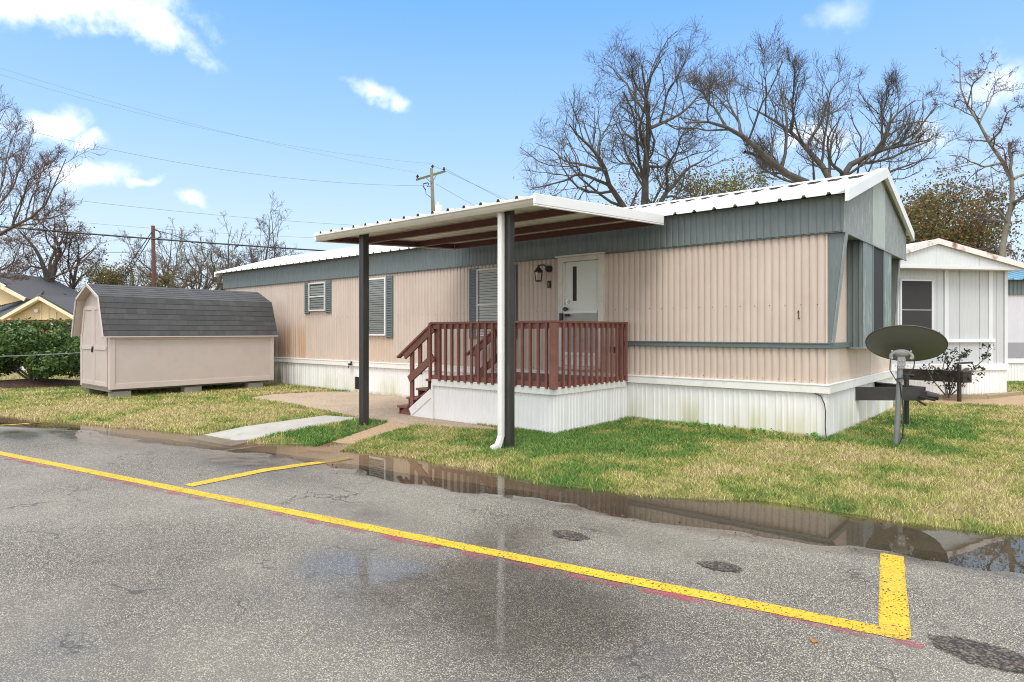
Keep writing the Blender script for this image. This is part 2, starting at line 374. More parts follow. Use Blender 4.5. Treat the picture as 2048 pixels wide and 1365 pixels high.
def gravel_mat(name, ca, cb, cd, sc, rough=.9, alpha=False, wet=0.):
    m = bpy.data.materials.new(name); m.use_nodes = True
    t = NT(m.node_tree); b = t.n['Principled BSDF']
    co = t.new('ShaderNodeTexCoord').outputs['Object']
    v = t.new('ShaderNodeTexVoronoi'); t.l.new(co, v.inputs['Vector']); v.inputs['Scale'].default_value = sc
    s = t.new('ShaderNodeSeparateColor'); t.l.new(v.outputs['Color'], s.inputs[0])
    c = t.mix(s.outputs[0], ca, cb)
    c = t.mix(t.range(v.outputs['Distance'], .4, .75), c, cd)
    c = t.mix(t.range(t.noise(co, 1.7, 5), .45, .7, 0, .45), c, cd)
    t.l.new(c, b.inputs['Base Color']); b.inputs['Roughness'].default_value = rough
    bn = t.new('ShaderNodeBump'); bn.inputs['Strength'].default_value = .8; bn.inputs['Distance'].default_value = .01
    t.l.new(v.outputs['Distance'], bn.inputs['Height']); bn.invert = True; t.l.new(bn.outputs[0], b.inputs['Normal'])
    if alpha:
        a = t.new('ShaderNodeAttribute', attribute_name='cover').outputs['Fac']
        t.put(b.inputs['Alpha'], t.range(t.math('ADD', t.noise(co, 22, 6, .75), a), .60, .78))
    if wet:
        b.inputs['Coat Weight'].default_value = wet; b.inputs['Coat Roughness'].default_value = .12; b.inputs['Coat IOR'].default_value = 1.33
    return m
M['aggregate'] = gravel_mat('exposed_aggregate', (.36, .26, .18), (.64, .53, .42), (.30, .23, .165), 70)
M['aggwalk'] = gravel_mat('sandy_aggregate', (.40, .265, .15), (.58, .42, .27), (.32, .22, .13), 75)
M['patch'] = gravel_mat('asphalt_patch_gravel', (.035, .029, .025), (.19, .155, .125), (.022, .019, .016), 70, .85, True)
M['mulch'] = gravel_mat('bark_mulch', (.055, .026, .018), (.13, .062, .045), (.03, .016, .012), 26)
M['walk'] = pmat('smooth_concrete', (.40, .385, .35), .8, .12, 3, ((.27, .25, .20), .6, 2.5), bump=.15, bscale=120)
M['street'] = pmat('street_asphalt', (.36, .355, .34), .9, .1, 2)

def water_mat():
    m = bpy.data.materials.new('puddle_water'); m.use_nodes = True
    t = NT(m.node_tree); t.n.remove(t.n['Principled BSDF'])
    fr = t.new('ShaderNodeFresnel'); fr.inputs['IOR'].default_value = 1.36
    g = t.new('ShaderNodeBsdfGlossy'); g.inputs['Roughness'].default_value = .012; g.inputs['Color'].default_value = (.92, .92, .90, 1)
    co = t.new('ShaderNodeTexCoord').outputs['Object']
    tr = t.new('ShaderNodeBsdfTransparent'); tr.inputs['Color'].default_value = (.78, .75, .70, 1)
    bn = t.new('ShaderNodeBump'); bn.inputs['Strength'].default_value = .012; bn.inputs['Distance'].default_value = .02
    t.l.new(t.noise(co, 5, 3), bn.inputs['Height']); t.l.new(bn.outputs[0], g.inputs['Normal'])
    mx = t.new('ShaderNodeMixShader')
    t.l.new(fr.outputs[0], mx.inputs[0]); t.l.new(tr.outputs[0], mx.inputs[1]); t.l.new(g.outputs[0], mx.inputs[2])
    t.l.new(mx.outputs[0], t.n['Material Output'].inputs[0])
    return m
M['water'] = water_mat()

def glass_mat():
    m = bpy.data.materials.new('window_glass'); m.use_nodes = True
    t = NT(m.node_tree); t.n.remove(t.n['Principled BSDF'])
    fr = t.new('ShaderNodeFresnel'); fr.inputs['IOR'].default_value = 1.45
    g = t.new('ShaderNodeBsdfGlossy'); g.inputs['Roughness'].default_value = .02
    tr = t.new('ShaderNodeBsdfTransparent'); tr.inputs['Color'].default_value = (.93, .95, .94, 1)
    mx = t.new('ShaderNodeMixShader')
    t.l.new(fr.outputs[0], mx.inputs[0]); t.l.new(tr.outputs[0], mx.inputs[1]); t.l.new(g.outputs[0], mx.inputs[2])
    t.l.new(mx.outputs[0], t.n['Material Output'].inputs[0])
    return m
M['glass'] = glass_mat()

def vcol_mat(name, rough=.8, transl=0., mud=False, spec=.25):
    m = bpy.data.materials.new(name); m.use_nodes = True
    t = NT(m.node_tree); b = t.n['Principled BSDF']
    a = t.new('ShaderNodeAttribute', attribute_name='Col').outputs['Color']
    c = a
    if mud:
        co = t.new('ShaderNodeTexCoord').outputs['Object']
        c = t.mix(t.range(t.noise(co, 45, 5, .7), .35, .7, 0, .55), a, t.mix(1., a, (.45, .42, .38), 'MULTIPLY'))
        bn = t.new('ShaderNodeBump'); bn.inputs['Strength'].default_value = .6; bn.inputs['Distance'].default_value = .02
        t.l.new(t.noise(co, 60, 5, .7), bn.inputs['Height']); t.l.new(bn.outputs[0], b.inputs['Normal'])
        wv = t.new('ShaderNodeAttribute', attribute_name='wet').outputs['Fac']
        t.put(b.inputs['Coat Weight'], wv); b.inputs['Coat Roughness'].default_value = .08; b.inputs['Coat IOR'].default_value = 1.33
    t.l.new(c, b.inputs['Base Color']); b.inputs['Roughness'].default_value = rough
    b.inputs['Specular IOR Level'].default_value = spec
    if transl:
        tr = t.new('ShaderNodeBsdfTranslucent'); t.l.new(c, tr.inputs[0])
        mx = t.new('ShaderNodeMixShader'); mx.inputs[0].default_value = transl
        t.l.new(b.outputs[0], mx.inputs[1]); t.l.new(tr.outputs[0], mx.inputs[2])
        t.l.new(mx.outputs[0], t.n['Material Output'].inputs[0])
    return m
M['soil'] = vcol_mat('lawn_soil', .9, 0, True)
M['grass'] = vcol_mat('grass_blades', .6, .25)

# ---------------------------------------------------------------- builders
ORG = {}
def thing(name, label, cat, loc, group=None):
    o = bpy.data.objects.new(name, None); C.collection.objects.link(o)
    o.empty_display_size = .2
    o.location = loc; o['label'] = label; o['category'] = cat
    if group: o['group'] = group
    ORG[o] = Vector(loc)
    return o
def tag(o, label, cat, group=None):
    o['label'] = label; o['category'] = cat
    if group: o['group'] = group
    return o
def struct(o, label=None, cat=None, kind='structure'):
    o['kind'] = kind
    if label: o['label'] = label
    if cat: o['category'] = cat
    return o

class MB:
    """collects shapes in world coordinates; build() links ONE mesh object"""
    def __init__(s): s.v = []; s.f = []; s.m = []; s.uv = None
    def add(s, vs, fs, mi=0):
        k = len(s.v); s.v.extend([tuple(p) for p in vs]); s.f.extend([tuple(i+k for i in f) for f in fs]); s.m.extend([mi]*len(fs))
        return s
    def box(s, x0, x1, y0, y1, z0, z1, mi=0):
        v = [(x0,y0,z0),(x1,y0,z0),(x1,y1,z0),(x0,y1,z0),(x0,y0,z1),(x1,y0,z1),(x1,y1,z1),(x0,y1,z1)]
        return s.add(v, [(0,3,2,1),(4,5,6,7),(0,1,5,4),(1,2,6,5),(2,3,7,6),(3,0,4,7)], mi)
    def obox(s, c, ax, hs, mi=0):
        c = Vector(c); a = [Vector(x).normalized()*h for x, h in zip(ax, hs)]
        v = []
        for dz in (-1, 1):
            for dx, dy in ((-1,-1),(1,-1),(1,1),(-1,1)): v.append(c+a[0]*dx+a[1]*dy+a[2]*dz)
        return s.add(v, [(0,3,2,1),(4,5,6,7),(0,1,5,4),(1,2,6,5),(2,3,7,6),(3,0,4,7)], mi)
    def bar(s, p, q, wd, ht, up=(0,0,1), mi=0):
        p = Vector(p); q = Vector(q); d = q-p; u = Vector(up)
        sd = d.cross(u).normalized(); u = sd.cross(d).normalized()
        return s.obox((p+q)/2, (d, sd, u), (d.length/2, wd/2, ht/2), mi)
    def prism(s, poly, ext, mi=0):
        """poly: list of 3D points, ext: extrusion vector"""
        n = len(poly); e = Vector(ext); a = [Vector(p) for p in poly]; b = [p+e for p in a]
        return s.add(a+b, [tuple(range(n))[::-1], tuple(range(n, 2*n))]+[(i, (i+1)%n, n+(i+1)%n, n+i) for i in range(n)], mi)
    def tube(s, pts, rad, n=8, cap=True, mi=0):
        pts = [Vector(p) for p in pts]
        if not hasattr(rad, '__len__'): rad = [rad]*len(pts)
        vs = []; ref = None
        for i, p in enumerate(pts):
            d = (pts[min(i+1, len(pts)-1)]-pts[max(i-1, 0)]).normalized()
            if ref is None: ref = Vector((0,0,1)) if abs(d.z) < .9 else Vector((1,0,0))
            a = d.cross(ref).normalized(); b = d.cross(a).normalized(); ref = -b if False else ref
            for j in range(n):
                an = 2*math.pi*j/n; vs.append(p+(a*math.cos(an)+b*math.sin(an))*rad[i])
        fs = []
        for i in range(len(pts)-1):
            for j in range(n): fs.append((i*n+j, i*n+(j+1)%n, (i+1)*n+(j+1)%n, (i+1)*n+j))
        if cap: fs.append(tuple(range(n))[::-1]); k = (len(pts)-1)*n; fs.append(tuple(range(k, k+n)))
        return s.add(vs, fs, mi)
    def lathe(s, prof, c, n=24, mi=0):
        """prof: (r, z) pairs about a vertical axis at c"""
        vs = []; c = Vector(c)
        for r, z in prof:
            for j in range(n):
                a = 2*math.pi*j/n; vs.append((c.x+r*math.cos(a), c.y+r*math.sin(a), c.z+z))
        fs = []
        for i in range(len(prof)-1):
            for j in range(n): fs.append((i*n+j, i*n+(j+1)%n, (i+1)*n+(j+1)%n, (i+1)*n+j))
        return s.add(vs, fs, mi)
    def build(s, name, mat, parent=None, smooth=False, bevel=0., loc=None):
        me = bpy.data.meshes.new(name)
        org = ORG[parent] if parent else Vector(loc or (0,0,0))
        V = np.array(s.v, dtype=float)-np.array(org)
        me.from_pydata(V.tolist(), [], s.f)
        mats = mat if isinstance(mat, (list, tuple)) else [mat]
        for m in mats: me.materials.append(m)
        if len(mats) > 1: me.polygons.foreach_set('material_index', s.m)
        if smooth: me.polygons.foreach_set('use_smooth', [True]*len(me.polygons))
        if s.uv:
            ul = me.uv_layers.new(name='UVMap')
            for p in me.polygons:
                for li in p.loop_indices: ul.data[li].uv = s.uv[me.loops[li].vertex_index]
        me.update()
        o = bpy.data.objects.new(name, me); C.collection.objects.link(o)
        if parent: o.parent = parent
        else: o.location = org
        ORG[o] = org
        if bevel:
            b = o.modifiers.new('bevel', 'BEVEL'); b.width = bevel; b.segments = 2; b.limit_method = 'ANGLE'
        return o

def raw_mesh(name, V, tris=None, quads=None, mat=None, parent=None, loc=None, attrs=None, smooth=False):
    """fast mesh from numpy arrays; attrs: {name: (type, array per vertex)}"""
    me = bpy.data.meshes.new(name)
    org = ORG[parent] if parent else Vector(loc or (0,0,0))
    V = V-np.array(org)
    nt = 0 if tris is None else len(tris); nq = 0 if quads is None else len(quads)
    me.vertices.add(len(V)); me.vertices.foreach_set('co', V.astype(np.float32).ravel())
    loops = np.concatenate(([quads.ravel()] if nq else [])+([tris.ravel()] if nt else [])).astype(np.int32)
    me.loops.add(len(loops)); me.loops.foreach_set('vertex_index', loops)
    st = np.concatenate((np.arange(nq)*4, nq*4+np.arange(nt)*3)).astype(np.int32)
    me.polygons.add(nq+nt); me.polygons.foreach_set('loop_start', st)
    if smooth: me.polygons.foreach_set('use_smooth', np.ones(nq+nt, bool))
    for k, (ty, arr) in (attrs or {}).items():
        a = me.attributes.new(k, ty, 'POINT')
        if ty == 'FLOAT': a.data.foreach_set('value', arr.astype(np.float32).ravel())
        else: a.data.foreach_set('color', arr.astype(np.float32).ravel())
    me.update(calc_edges=True); me.validate()
    if mat: me.materials.append(mat)
    o = bpy.data.objects.new(name, me); C.collection.objects.link(o)
    if parent: o.parent = parent
    else: o.location = org
    ORG[o] = org
    return o

def corr(mb, o, du, n, s0, s1, zb, zt, prof, period, mi=0):
    """ribbed sheet: point = o + du*s + n*depth + up*z; prof = [(fraction, depth)] over one period; zb, zt numbers or functions of s"""
    o = Vector(o); du = Vector(du); n = Vector(n)
    ss = []
    k0 = math.floor(s0/period)
    while k0*period < s1:
        for f, d in prof:
            s = (k0+f)*period
            if s0 <= s <= s1: ss.append((s, d))
        k0 += 1
    ss = [(s0, prof[0][1])]+ss+[(s1, prof[0][1])]
    vs = []; fs = []
    for s, d in ss:
        p = o+du*s+n*d
        vs.append(p+Vector((0,0,zb(s) if callable(zb) else zb))); vs.append(p+Vector((0,0,zt(s) if callable(zt) else zt)))
    for i in range(len(ss)-1): fs.append((2*i, 2*i+2, 2*i+3, 2*i+1))
    mb.add(vs, fs, mi)
    return mb
SIDING = [(0,0),(.045,.0),(.09,.011),(.18,.018),(.40,.021),(.62,.0195),(.82,.015),(.94,.004)]
FASC = [(0,0),(.05,.001),(.11,.006),(.3,.009),(.6,.009),(.85,.006),(.95,.001)]
SKIRT = [(0,0),(.02,.012),(.06,.012),(.08,0),(.21,0),(.23,.012),(.27,.012),(.29,0),(.42,0),(.44,.012),(.48,.012),(.5,0),(.63,0),(.65,.012),(.69,.012),(.71,0)]
FINE = [(0,0),(.25,.002),(.5,.008),(.75,.002)]
GAB = [(0,0),(.3,0),(.5,.006),(.8,.006)]

# value noise on arrays
def vnoise(x, y, sc, seed=0, octs=4):
    tot = np.zeros_like(x, dtype=float); amp = 1.; norm = 0
    for o in range(octs):
        u = x*sc*2**o+seed*13.7; v = y*sc*2**o+seed*7.3
        i = np.floor(u).astype(np.int64); j = np.floor(v).astype(np.int64); fu = u-i; fv = v-j
        fu = fu*fu*(3-2*fu); fv = fv*fv*(3-2*fv)
        def h(a, b):
            n = (a*374761393+b*668265263+seed*1442695+o*97531) & 0x7fffffff
            n = ((n ^ (n >> 13))*1274126177) & 0x7fffffff
            return ((n ^ (n >> 16)) & 0xffff)/65535.
        tot += amp*((h(i,j)*(1-fu)+h(i+1,j)*fu)*(1-fv)+(h(i,j+1)*(1-fu)+h(i+1,j+1)*fu)*fv); norm += amp; amp *= .55
    return tot/norm
def sstep(v, a, b):
    t = np.clip((v-a)/(b-a), 0, 1); return t*t*(3-2*t)
def inpoly(x, y, poly):
    r = np.zeros(x.shape, bool); n = len(poly)
    for i in range(n):
        x0, y0 = poly[i]; x1, y1 = poly[(i+1)%n]
        c = ((y0 > y) != (y1 > y)); xi = (x1-x0)*(y-y0)/(y1-y0+1e-12)+x0
        r ^= c & (x < xi)
    return r

# ---------------------------------------------------------------- ground
UP = [(-60,-8),(-30,-.6),(-16.5,2.15),(-14.3,2.73),(-12.8,3.17),(-11.2,3.63),(-10.07,3.93),(-9.28,4.2),(-8.16,4.36),(-7.43,4.74),(-6.9,4.86),(-6.07,5.0),(-4.9,5.04),(-3.9,5.0),(-3.1,5.17),(-2.1,5.62),(-1.0,5.76),(-.2,5.96),(3,6.7),(8,7.4),(40,12)]
LO = [(-60,-9.5),(-30,-1.7),(-16.5,1.55),(-14.3,2.1),(-12.7,2.5),(-11.74,2.95),(-9.67,3.38),(-8.1,3.7),(-6.5,4.05),(-5.37,4.16),(-3.8,4.44),(-2.45,4.58),(-1.74,4.68),(-1.26,4.79),(-.9,4.92),(-.17,5.02),(3,5.7),(8,6.4),(40,11)]
def upper(x): return np.interp(x, [p[0] for p in UP], [p[1] for p in UP])
def lower(x): return np.interp(x, [p[0] for p in LO], [p[1] for p in LO])
WATER = -.035
def z_lawn(x, y):
    d = y-upper(x)+(vnoise(x, y, 1.6, 3)-.5)*.34+(vnoise(x, y, 6.5, 4)-.5)*.12
    z = WATER+np.where(d > 0, np.minimum(d*.09, .035+.004*np.minimum(d, 3)), np.maximum(d*.10, -.028))
    z = z+(vnoise(x, y, .8, 5)-.5)*.018*sstep(d, 0, 1)
    asph = lower(x)+.22
    z = np.where(y < asph, -.12, z)          # bed under the asphalt
    return z
def z_asph(x, y):
    d = lower(x)-y+(vnoise(x, y, 1.3, 8)-.5)*.42+(vnoise(x, y, 5.5, 9)-.5)*.16
    return WATER+np.clip(d*.05, -.016, .033)+(vnoise(x, y, .5, 9)-.5)*.006

# grass colour field: greenness 0..1
GREEN = [(gr(640,870), .7, .9), (gr(1150,905), 1.1, .75), (gr(1850,900), .5, .6), (gr(1250,870), 1.2, .5), (gr(1100,965), .7, .35), (gr(1500,985), 1.2, .3), (gr(560,800), 1.3, .5), (gr(760,850), .5, .5), (gr(1900,960), 1.0, .25), (gr(1850,850), 1.2, .45), (gr(1780,990), .8, .3), (gr(900,890), .6, .45)]
DRY = [(gr(1400,940), 1.3, .35), (gr(330,822), 3.0, .35), (gr(1200,930), .6, .25), (gr(1950,1000), .8, .25), (gr(1990,870), 2.5, .2), (gr(100,750), 4, .3)]
def greenness(x, y):
    g = .46+(vnoise(x, y, .7, 21)-.5)*1.6+(vnoise(x, y, 3.1, 22)-.5)*1.6
    for (p, r, a) in GREEN: g += a*np.exp(-((x-p[0])**2+(y-p[1])**2)/(r*r))
    for (p, r, a) in DRY: g -= a*np.exp(-((x-p[0])**2+(y-p[1])**2)/(r*r))
    return np.clip(g, 0, 1)
def gcolor(g, r):
    straw = np.array([.54, .455, .245]); yel = np.array([.395, .395, .125]); gre = np.array([.11, .235, .05])
    g = g[:, None]
    c = np.where(g < .5, straw+(yel-straw)*g*2, yel+(gre-yel)*(g-.5)*2)
    return c*(.45+1.1*r[:, None])

PAD = [(-13.5,6.9),(-13.85,7.7),(-13.55,8.75),(-13.0,9.26),(-7.85,9.26),(-7.5,7.3),(-5.9,7.1),(-6.9,6.72),(-7.8,6.55),(-8.92,6.5),(-11.1,6.8)]
WALK = [(-9.42,3.92),(-8.32,4.02),(-8.53,4.9),(-8.92,6.5),(-9.65,6.3),(-9.50,4.8)]
AGG = [(-7.30,4.5),(-6.86,4.66),(-7.62,6.64),(-8.21,6.56)]
FARWALK = [(-2.6,16.6),(-.9,18.6),(8,23),(8,19.5),(-.5,15.9),(-2.2,15.3)]
STREET = [(-70,4.5),(-33,11.2),(-14,38),(-20,41),(-40,13.6),(-74,8)]
SIDEW = [(-60,-3.5),(-27.3,6.9),(-24,12),(-26.0,13.2),(-30.0,7.7),(-61,-1)]

def axis(lo, a, b, hi, st, g=1.18):
    c = list(np.arange(a, b+1e-6, st)); s = st
    while c[-1] < hi: s *= g; c.append(c[-1]+s)
    s = st
    while c[0] > lo: s *= g; c.insert(0, c[0]-s)
    return np.array(c)
def gridmesh(xs, ys, zf):
    X, Y = np.meshgrid(xs, ys); x = X.ravel(); y = Y.ravel(); z = zf(x, y)
    nx = len(xs); ny = len(ys)
    i = np.arange((nx-1)*(ny-1)); r = i//(nx-1); c = i%(nx-1); a = r*nx+c
    return x, y, z, np.stack([a, a+1, a+nx+1, a+nx], 1)

xs = axis(-900, -17, 4, 900, .09); ys = axis(-900, 2, 11, 900, .09)
x, y, z, q = gridmesh(xs, ys, z_lawn)
for poly in (PAD, WALK, AGG, FARWALK, STREET, SIDEW): z = z-.06*inpoly(x, y, poly)
g = greenness(x, y); col = gcolor(g, vnoise(x, y, 5, 31))*.62
d = y-upper(x)
mudf = sstep(-d, -.05, .12)[:, None]
lf = sstep(-x, 3.0, 6.5)[:, None]
mudc = (np.array([.46, .345, .235])*lf+np.array([.17, .15, .12])*(1-lf))*(.75+.5*vnoise(x, y, 2.2, 41)[:, None])
col = col*(1-mudf)+mudc*mudf
earth = (sstep(vnoise(x, y, 1.1, 51), .58, .72)*.6*sstep(y, 2, 4))[:, None]
col = col*(1-earth)+np.array([.17, .125, .075])*earth
ground = struct(raw_mesh('ground', np.stack([x, y, z], 1), quads=q, mat=M['soil'], smooth=True,
    attrs={'Col': ('FLOAT_COLOR', np.concatenate([col, np.ones((len(col), 1))], 1)), 'wet': ('FLOAT', (sstep(-d, -.1, .05)*sstep(-x, 6.4, 7.6)*.9))}))

# asphalt lot
xs = axis(-60, -13, 3, 40, .07, 1.2); n_t = 110
ts = np.concatenate([[-60, -30, -16, -10, -6, -4], np.linspace(-2.9, 0, n_t)])
Xg, T = np.meshgrid(xs, ts); x = Xg.ravel(); t_ = T.ravel()
edge = lower(x)+.26+(vnoise(x, x*0, 3.1, 61)-.5)*.12
y = edge+np.where(t_ > -3, t_*2.0, t_*1.0-2.8)
z = z_asph(x, y)
nx = len(xs); ny = len(ts); i = np.arange((nx-1)*(ny-1)); r_ = i//(nx-1); c_ = i%(nx-1); a = r_*nx+c_
q = np.stack([a, a+1, a+nx+1, a+nx], 1)
WET = [(gr(1010,1200), 1.0, .62, 1.25), (gr(800,1160), .8, .5, 1.0), (gr(1005,1080), .35, .5, .9), (gr(1130,1230), .5, .35, .8), (gr(880,1200), .7, .35, .55), (gr(470,920), 1.1, .35, .95), (gr(150,868), 1.6, .35, 1.0), (gr(40,870), 1.0, .3, 1.0), (gr(560,950), .9, .28, .6),
       (gr(1250,1060), .9, .35, .45), (gr(60,1290), .9, .5, .45), (gr(330,1150), 1.2, .5, .3), (gr(250,885), 1.0, .3, .9), (gr(1130,1160), .8, .4, .6), (gr(740,1030), .8, .35, .5), (gr(1020,1330), .6, .3, .25), (gr(520,1190), .5, .25, .35)]
wet = np.zeros_like(x)
for (p, rx, ry, aa) in WET:
    wet = np.maximum(wet, aa*np.exp(-(((x-p[0])/rx)**2+((y-p[1])/ry)**2)**1.0))
dd = lower(x)-y
wet = np.maximum(wet, sstep(-dd, -.25, -.02)*.95)
wet = np.clip(wet+(vnoise(x, y, 1.5, 71)-.5)*.75*np.clip(wet+.25, 0, 1), 0, 1)
crk = np.zeros_like(x)
for (p, rx, ry) in ((gr(540,1130), .28, .12), (gr(800,1205), .30, .12), (gr(880,1185), .15, .10), (gr(680,1190), .2, .08), (gr(150,1280), .3, .12), (gr(1130,1070), .2, .1), (gr(1890,1260), .15, .1), (gr(980,970), .5, .08)):
    crk = np.maximum(crk, np.exp(-(((x-p[0])/rx)**2+((y-p[1])/ry)**2)))
struct(raw_mesh('parking_lot', np.stack([x, y, z], 1), quads=q, mat=M['asphalt'], smooth=True, attrs={'wet': ('FLOAT', wet), 'crack': ('FLOAT', crk)}))

# standing water in the gutter line between asphalt and lawn
xs = axis(-40, -16, 5, 30, .25, 1.3); vs = []
for xx in xs: vs += [(xx, float(lower(xx))-.45, WATER), (xx, float(upper(xx))+.4, WATER)]
b = MB(); b.add(vs, [(2*i, 2*i+2, 2*i+3, 2*i+1) for i in range(len(xs)-1)])
struct(b.build('puddle_water', M['water']))

def slab(name, poly, mat, top, label=None):
    b = MB(); n = len(poly); zt = [min(top, -.05+.075*max(0, p[1]-float(upper(p[0]))+.12)) for p in poly]
    b.add([(p[0], p[1], -.2) for p in poly]+[(p[0], p[1], z) for p, z in zip(poly, zt)], [tuple(range(n))[::-1], tuple(range(n, 2*n))]+[(i, (i+1)%n, n+(i+1)%n, n+i) for i in range(n)])
    return struct(b.build(name, mat))
slab('patio_pad', PAD, M['aggregate'], .014)
slab('concrete_path', WALK, M['walk'], .016)
slab('aggregate_path', AGG, M['aggwalk'], .010)
slab('garden_path', FARWALK, M['aggwalk'], .012)
slab('street', STREET, M['street'], .016)
slab('sidewalk', SIDEW, M['walk'], .02)

# road markings, laid on the asphalt
def stripe(pts, wd, name, mat, wob=.006, lift=.004, seed=1, cover=None, step=.05):
    pts = [np.array(p) for p in pts]; vs = []; cv = []; rows = 5
    L = []
    for a, b in zip(pts[:-1], pts[1:]):
        n = max(2, int(np.linalg.norm(b-a)/step)); L += [a+(b-a)*k/n for k in range(n)]
    L.append(pts[-1]); L = np.array(L); tg = np.gradient(L, axis=0); tg /= np.linalg.norm(tg, axis=1)[:, None]; nr = np.stack([-tg[:,1], tg[:,0]], 1)
    s = np.arange(len(L))*step
    e0 = (vnoise(s, s*0, 6, seed)-.5)*wob*2; e1 = (vnoise(s, s*0, 6, seed+5)-.5)*wob*2
    P = []; cov = []
    for k in range(rows):
        f = k/(rows-1)-.5
        off = f*wd+(e0*(1-k/(rows-1))+e1*k/(rows-1))
        xy = L+nr*off[:, None]; P.append(np.concatenate([xy, (z_asph(xy[:,0], xy[:,1])+lift)[:, None]], 1))
        cov.append(np.full(len(L), .42 if abs(f) < .45 else (.32 if cover is None else .0)) if cover is None else cover*(1-(2*f)**2)*np.ones(len(L)))
    P = np.array(P); n = len(L); V_ = P.reshape(-1, 3); q = []
    for k in range(rows-1):
        a = k*n+np.arange(n-1); q.append(np.stack([a, a+1, a+n+1, a+n], 1))
    o = raw_mesh(name, V_, quads=np.concatenate(q), mat=mat, attrs={'cover': ('FLOAT', np.concatenate(cov))})
    return struct(o)
ya, yb = np.array(gr(0, 907)), np.array(gr(1812, 1272))
dv = (yb-ya)/np.linalg.norm(yb-ya)
stripe([ya-dv*12, yb], .115, 'road_marking', M['yellow'], seed=3)
stripe([gr(376, 972), gr(700, 907)], .15, 'road_marking', M['yellow'], seed=14, lift=.006)
stripe([gr(1789, 1272), gr(1784, 1102)], .135, 'road_marking', M['yellow'], seed=25, lift=.005)
stripe([gr(0, 849), gr(118, 836)], .10, 'road_marking', M['yellow'], seed=36, lift=.012)
pn = np.array([dv[1], -dv[0]])
stripe([ya+pn*.11, ya+(yb-ya)*.5+pn*.105, yb+pn*.085+dv*.07], .11, 'paint_overspray', M['pink'], seed=44, lift=.003, cover=.34)

def patch(px, py, rx, ry, seed, lift=.005):
    cx, cy = gr(px, py); n = 40; rings = 6; vs = []; cv = []
    for r in range(rings+1):
        for k in range(n):
            a = 2*math.pi*k/n; w_ = 1+.28*(vnoise(np.array([2+1.3*math.cos(a)]), np.array([2+1.3*math.sin(a)]), 1.5, seed)[0]-.5)*2
            f = r/rings; vs.append((cx+rx*f*w_*math.cos(a), cy+ry*f*w_*math.sin(a))); cv.append(.66*(1-f**2)-.02)
    vs = np.array(vs); z = z_asph(vs[:,0], vs[:,1])+lift
    q = np.array([(r*n+k, r*n+(k+1)%n, (r+1)*n+(k+1)%n, (r+1)*n+k) for r in range(rings) for k in range(n)])
    o = raw_mesh('asphalt_patch', np.concatenate([vs, z[:, None]], 1), quads=q, mat=M['patch'], attrs={'cover': ('FLOAT', np.array(cv))})
    return struct(o)
patch(1965, 1308, .26, .15, 3); patch(1440, 1133, .14, .10, 5); patch(1138, 1071, .17, .11, 8)

# ---------------------------------------------------------------- mobile home
X0, X1, Y0, Y1 = -19.6, -2.38, 9.27, 13.63
home = thing('mobile_home', 'long tan ribbed mobile home with teal fascia band and white metal roof', 'mobile home', (X1, Y0, 0), 'mobile homes of the park')
PH = home
ux, nfront = (1,0,0), (0,-1,0)
b = MB(); corr(b, (0, Y0, 0), ux, nfront, X0, X1, .70, 2.83, SIDING, .1)
k = 0
for zz, dx in ((1.83, .21), (.80, .22)):
    s = X0+.1
    while s < X1-.05:
        b.add([(s+.007*math.cos(a), Y0-.0225, zz+.007*math.sin(a)) for a in [i*math.pi/3 for i in range(6)]], [tuple(range(6))[::-1]], 1)
        s += dx
b.build('wall', [M['tan'], M['iron']], home, smooth=False)
b = MB(); b.box(X0, X1-.02, Y0+.02, Y1, .05, 2.8); b.build('inner_frame', M['dark'], home)
# end wall: tan panels, some lighter
for (ya_, yb_, za, zb, mt) in ((9.29, 10.37, 1.27, 2.81, 'tanlite'), (9.29, 9.95, .72, 1.27, 'tanlite'), (9.955, 10.95, .72, 1.27, 'tanend'), (10.955, 11.9, .72, 1.27, 'tanend'), (11.905, 13.62, .72, 1.27, 'tanlite'), (12.38, 13.62, 1.27, 2.81, 'tanlite')):
    b = MB(); corr(b, (X1, 0, 0), (0,1,0), (1,0,0), ya_, yb_, za, zb, [(0,0),(.03,-.004),(.06,0)], .33)
    b.build('end_panel', M[mt], home)
b = MB(); b.box(X1-.004, X1+.016, Y0-.018, Y0+.05, .74, 2.80); b.build('corner_trim', M['tanlite'], home)
# fascia
FX1 = -2.155
b = MB(); corr(b, (0, 9.215, 0), ux, nfront, -19.65, FX1, 2.79, 3.27, FASC, .1)
b.box(-19.65, FX1, 9.218, 9.30, 2.775, 2.79)
b.build('fascia', M['teal'], home)
b = MB(); b.box(-19.65, FX1-.003, 9.235, 13.66, 2.795, 2.805); b.build('soffit', M['teal'], home)
PEAK = 3.93; EAVE = 3.27; YC = 11.45
def gz(yy): return EAVE+(PEAK-EAVE)*(1-abs(yy-YC)/2.25)-.02
for (ya_, yb_, mt) in ((9.215, 9.62, 'tealf'), (9.622, 10.93, 'tealf'), (10.932, 11.80, 'tealp'), (11.802, 12.9, 'tealf'), (12.902, 13.685, 'tealf')):
    b = MB(); corr(b, (FX1, 0, 0), (0,1,0), (1,0,0), ya_, yb_, 2.785, gz, GAB, .052)
    if mt == 'tealf' and ya_ < YC-.5 and yb_ > YC: pass
    b.build('gable_panel', M[mt], home)
b = MB(); b.box(FX1-.012, FX1+.010, 9.2, 13.69, 2.765, 2.787); b.build('gable_edge', M['tealf'], home)
b = MB(); corr(b, (-19.65, 0, 0), (0,1,0), (-1,0,0), 9.215, 13.685, 2.785, gz, GAB, .052); b.build('gable_panel', M['teal'], home)
b = MB(); corr(b, (X0, 0, 0), (0,1,0), (-1,0,0), Y0, Y1, .05, 2.82, SIDING, .1); b.build('end_panel', M['tan'], home)
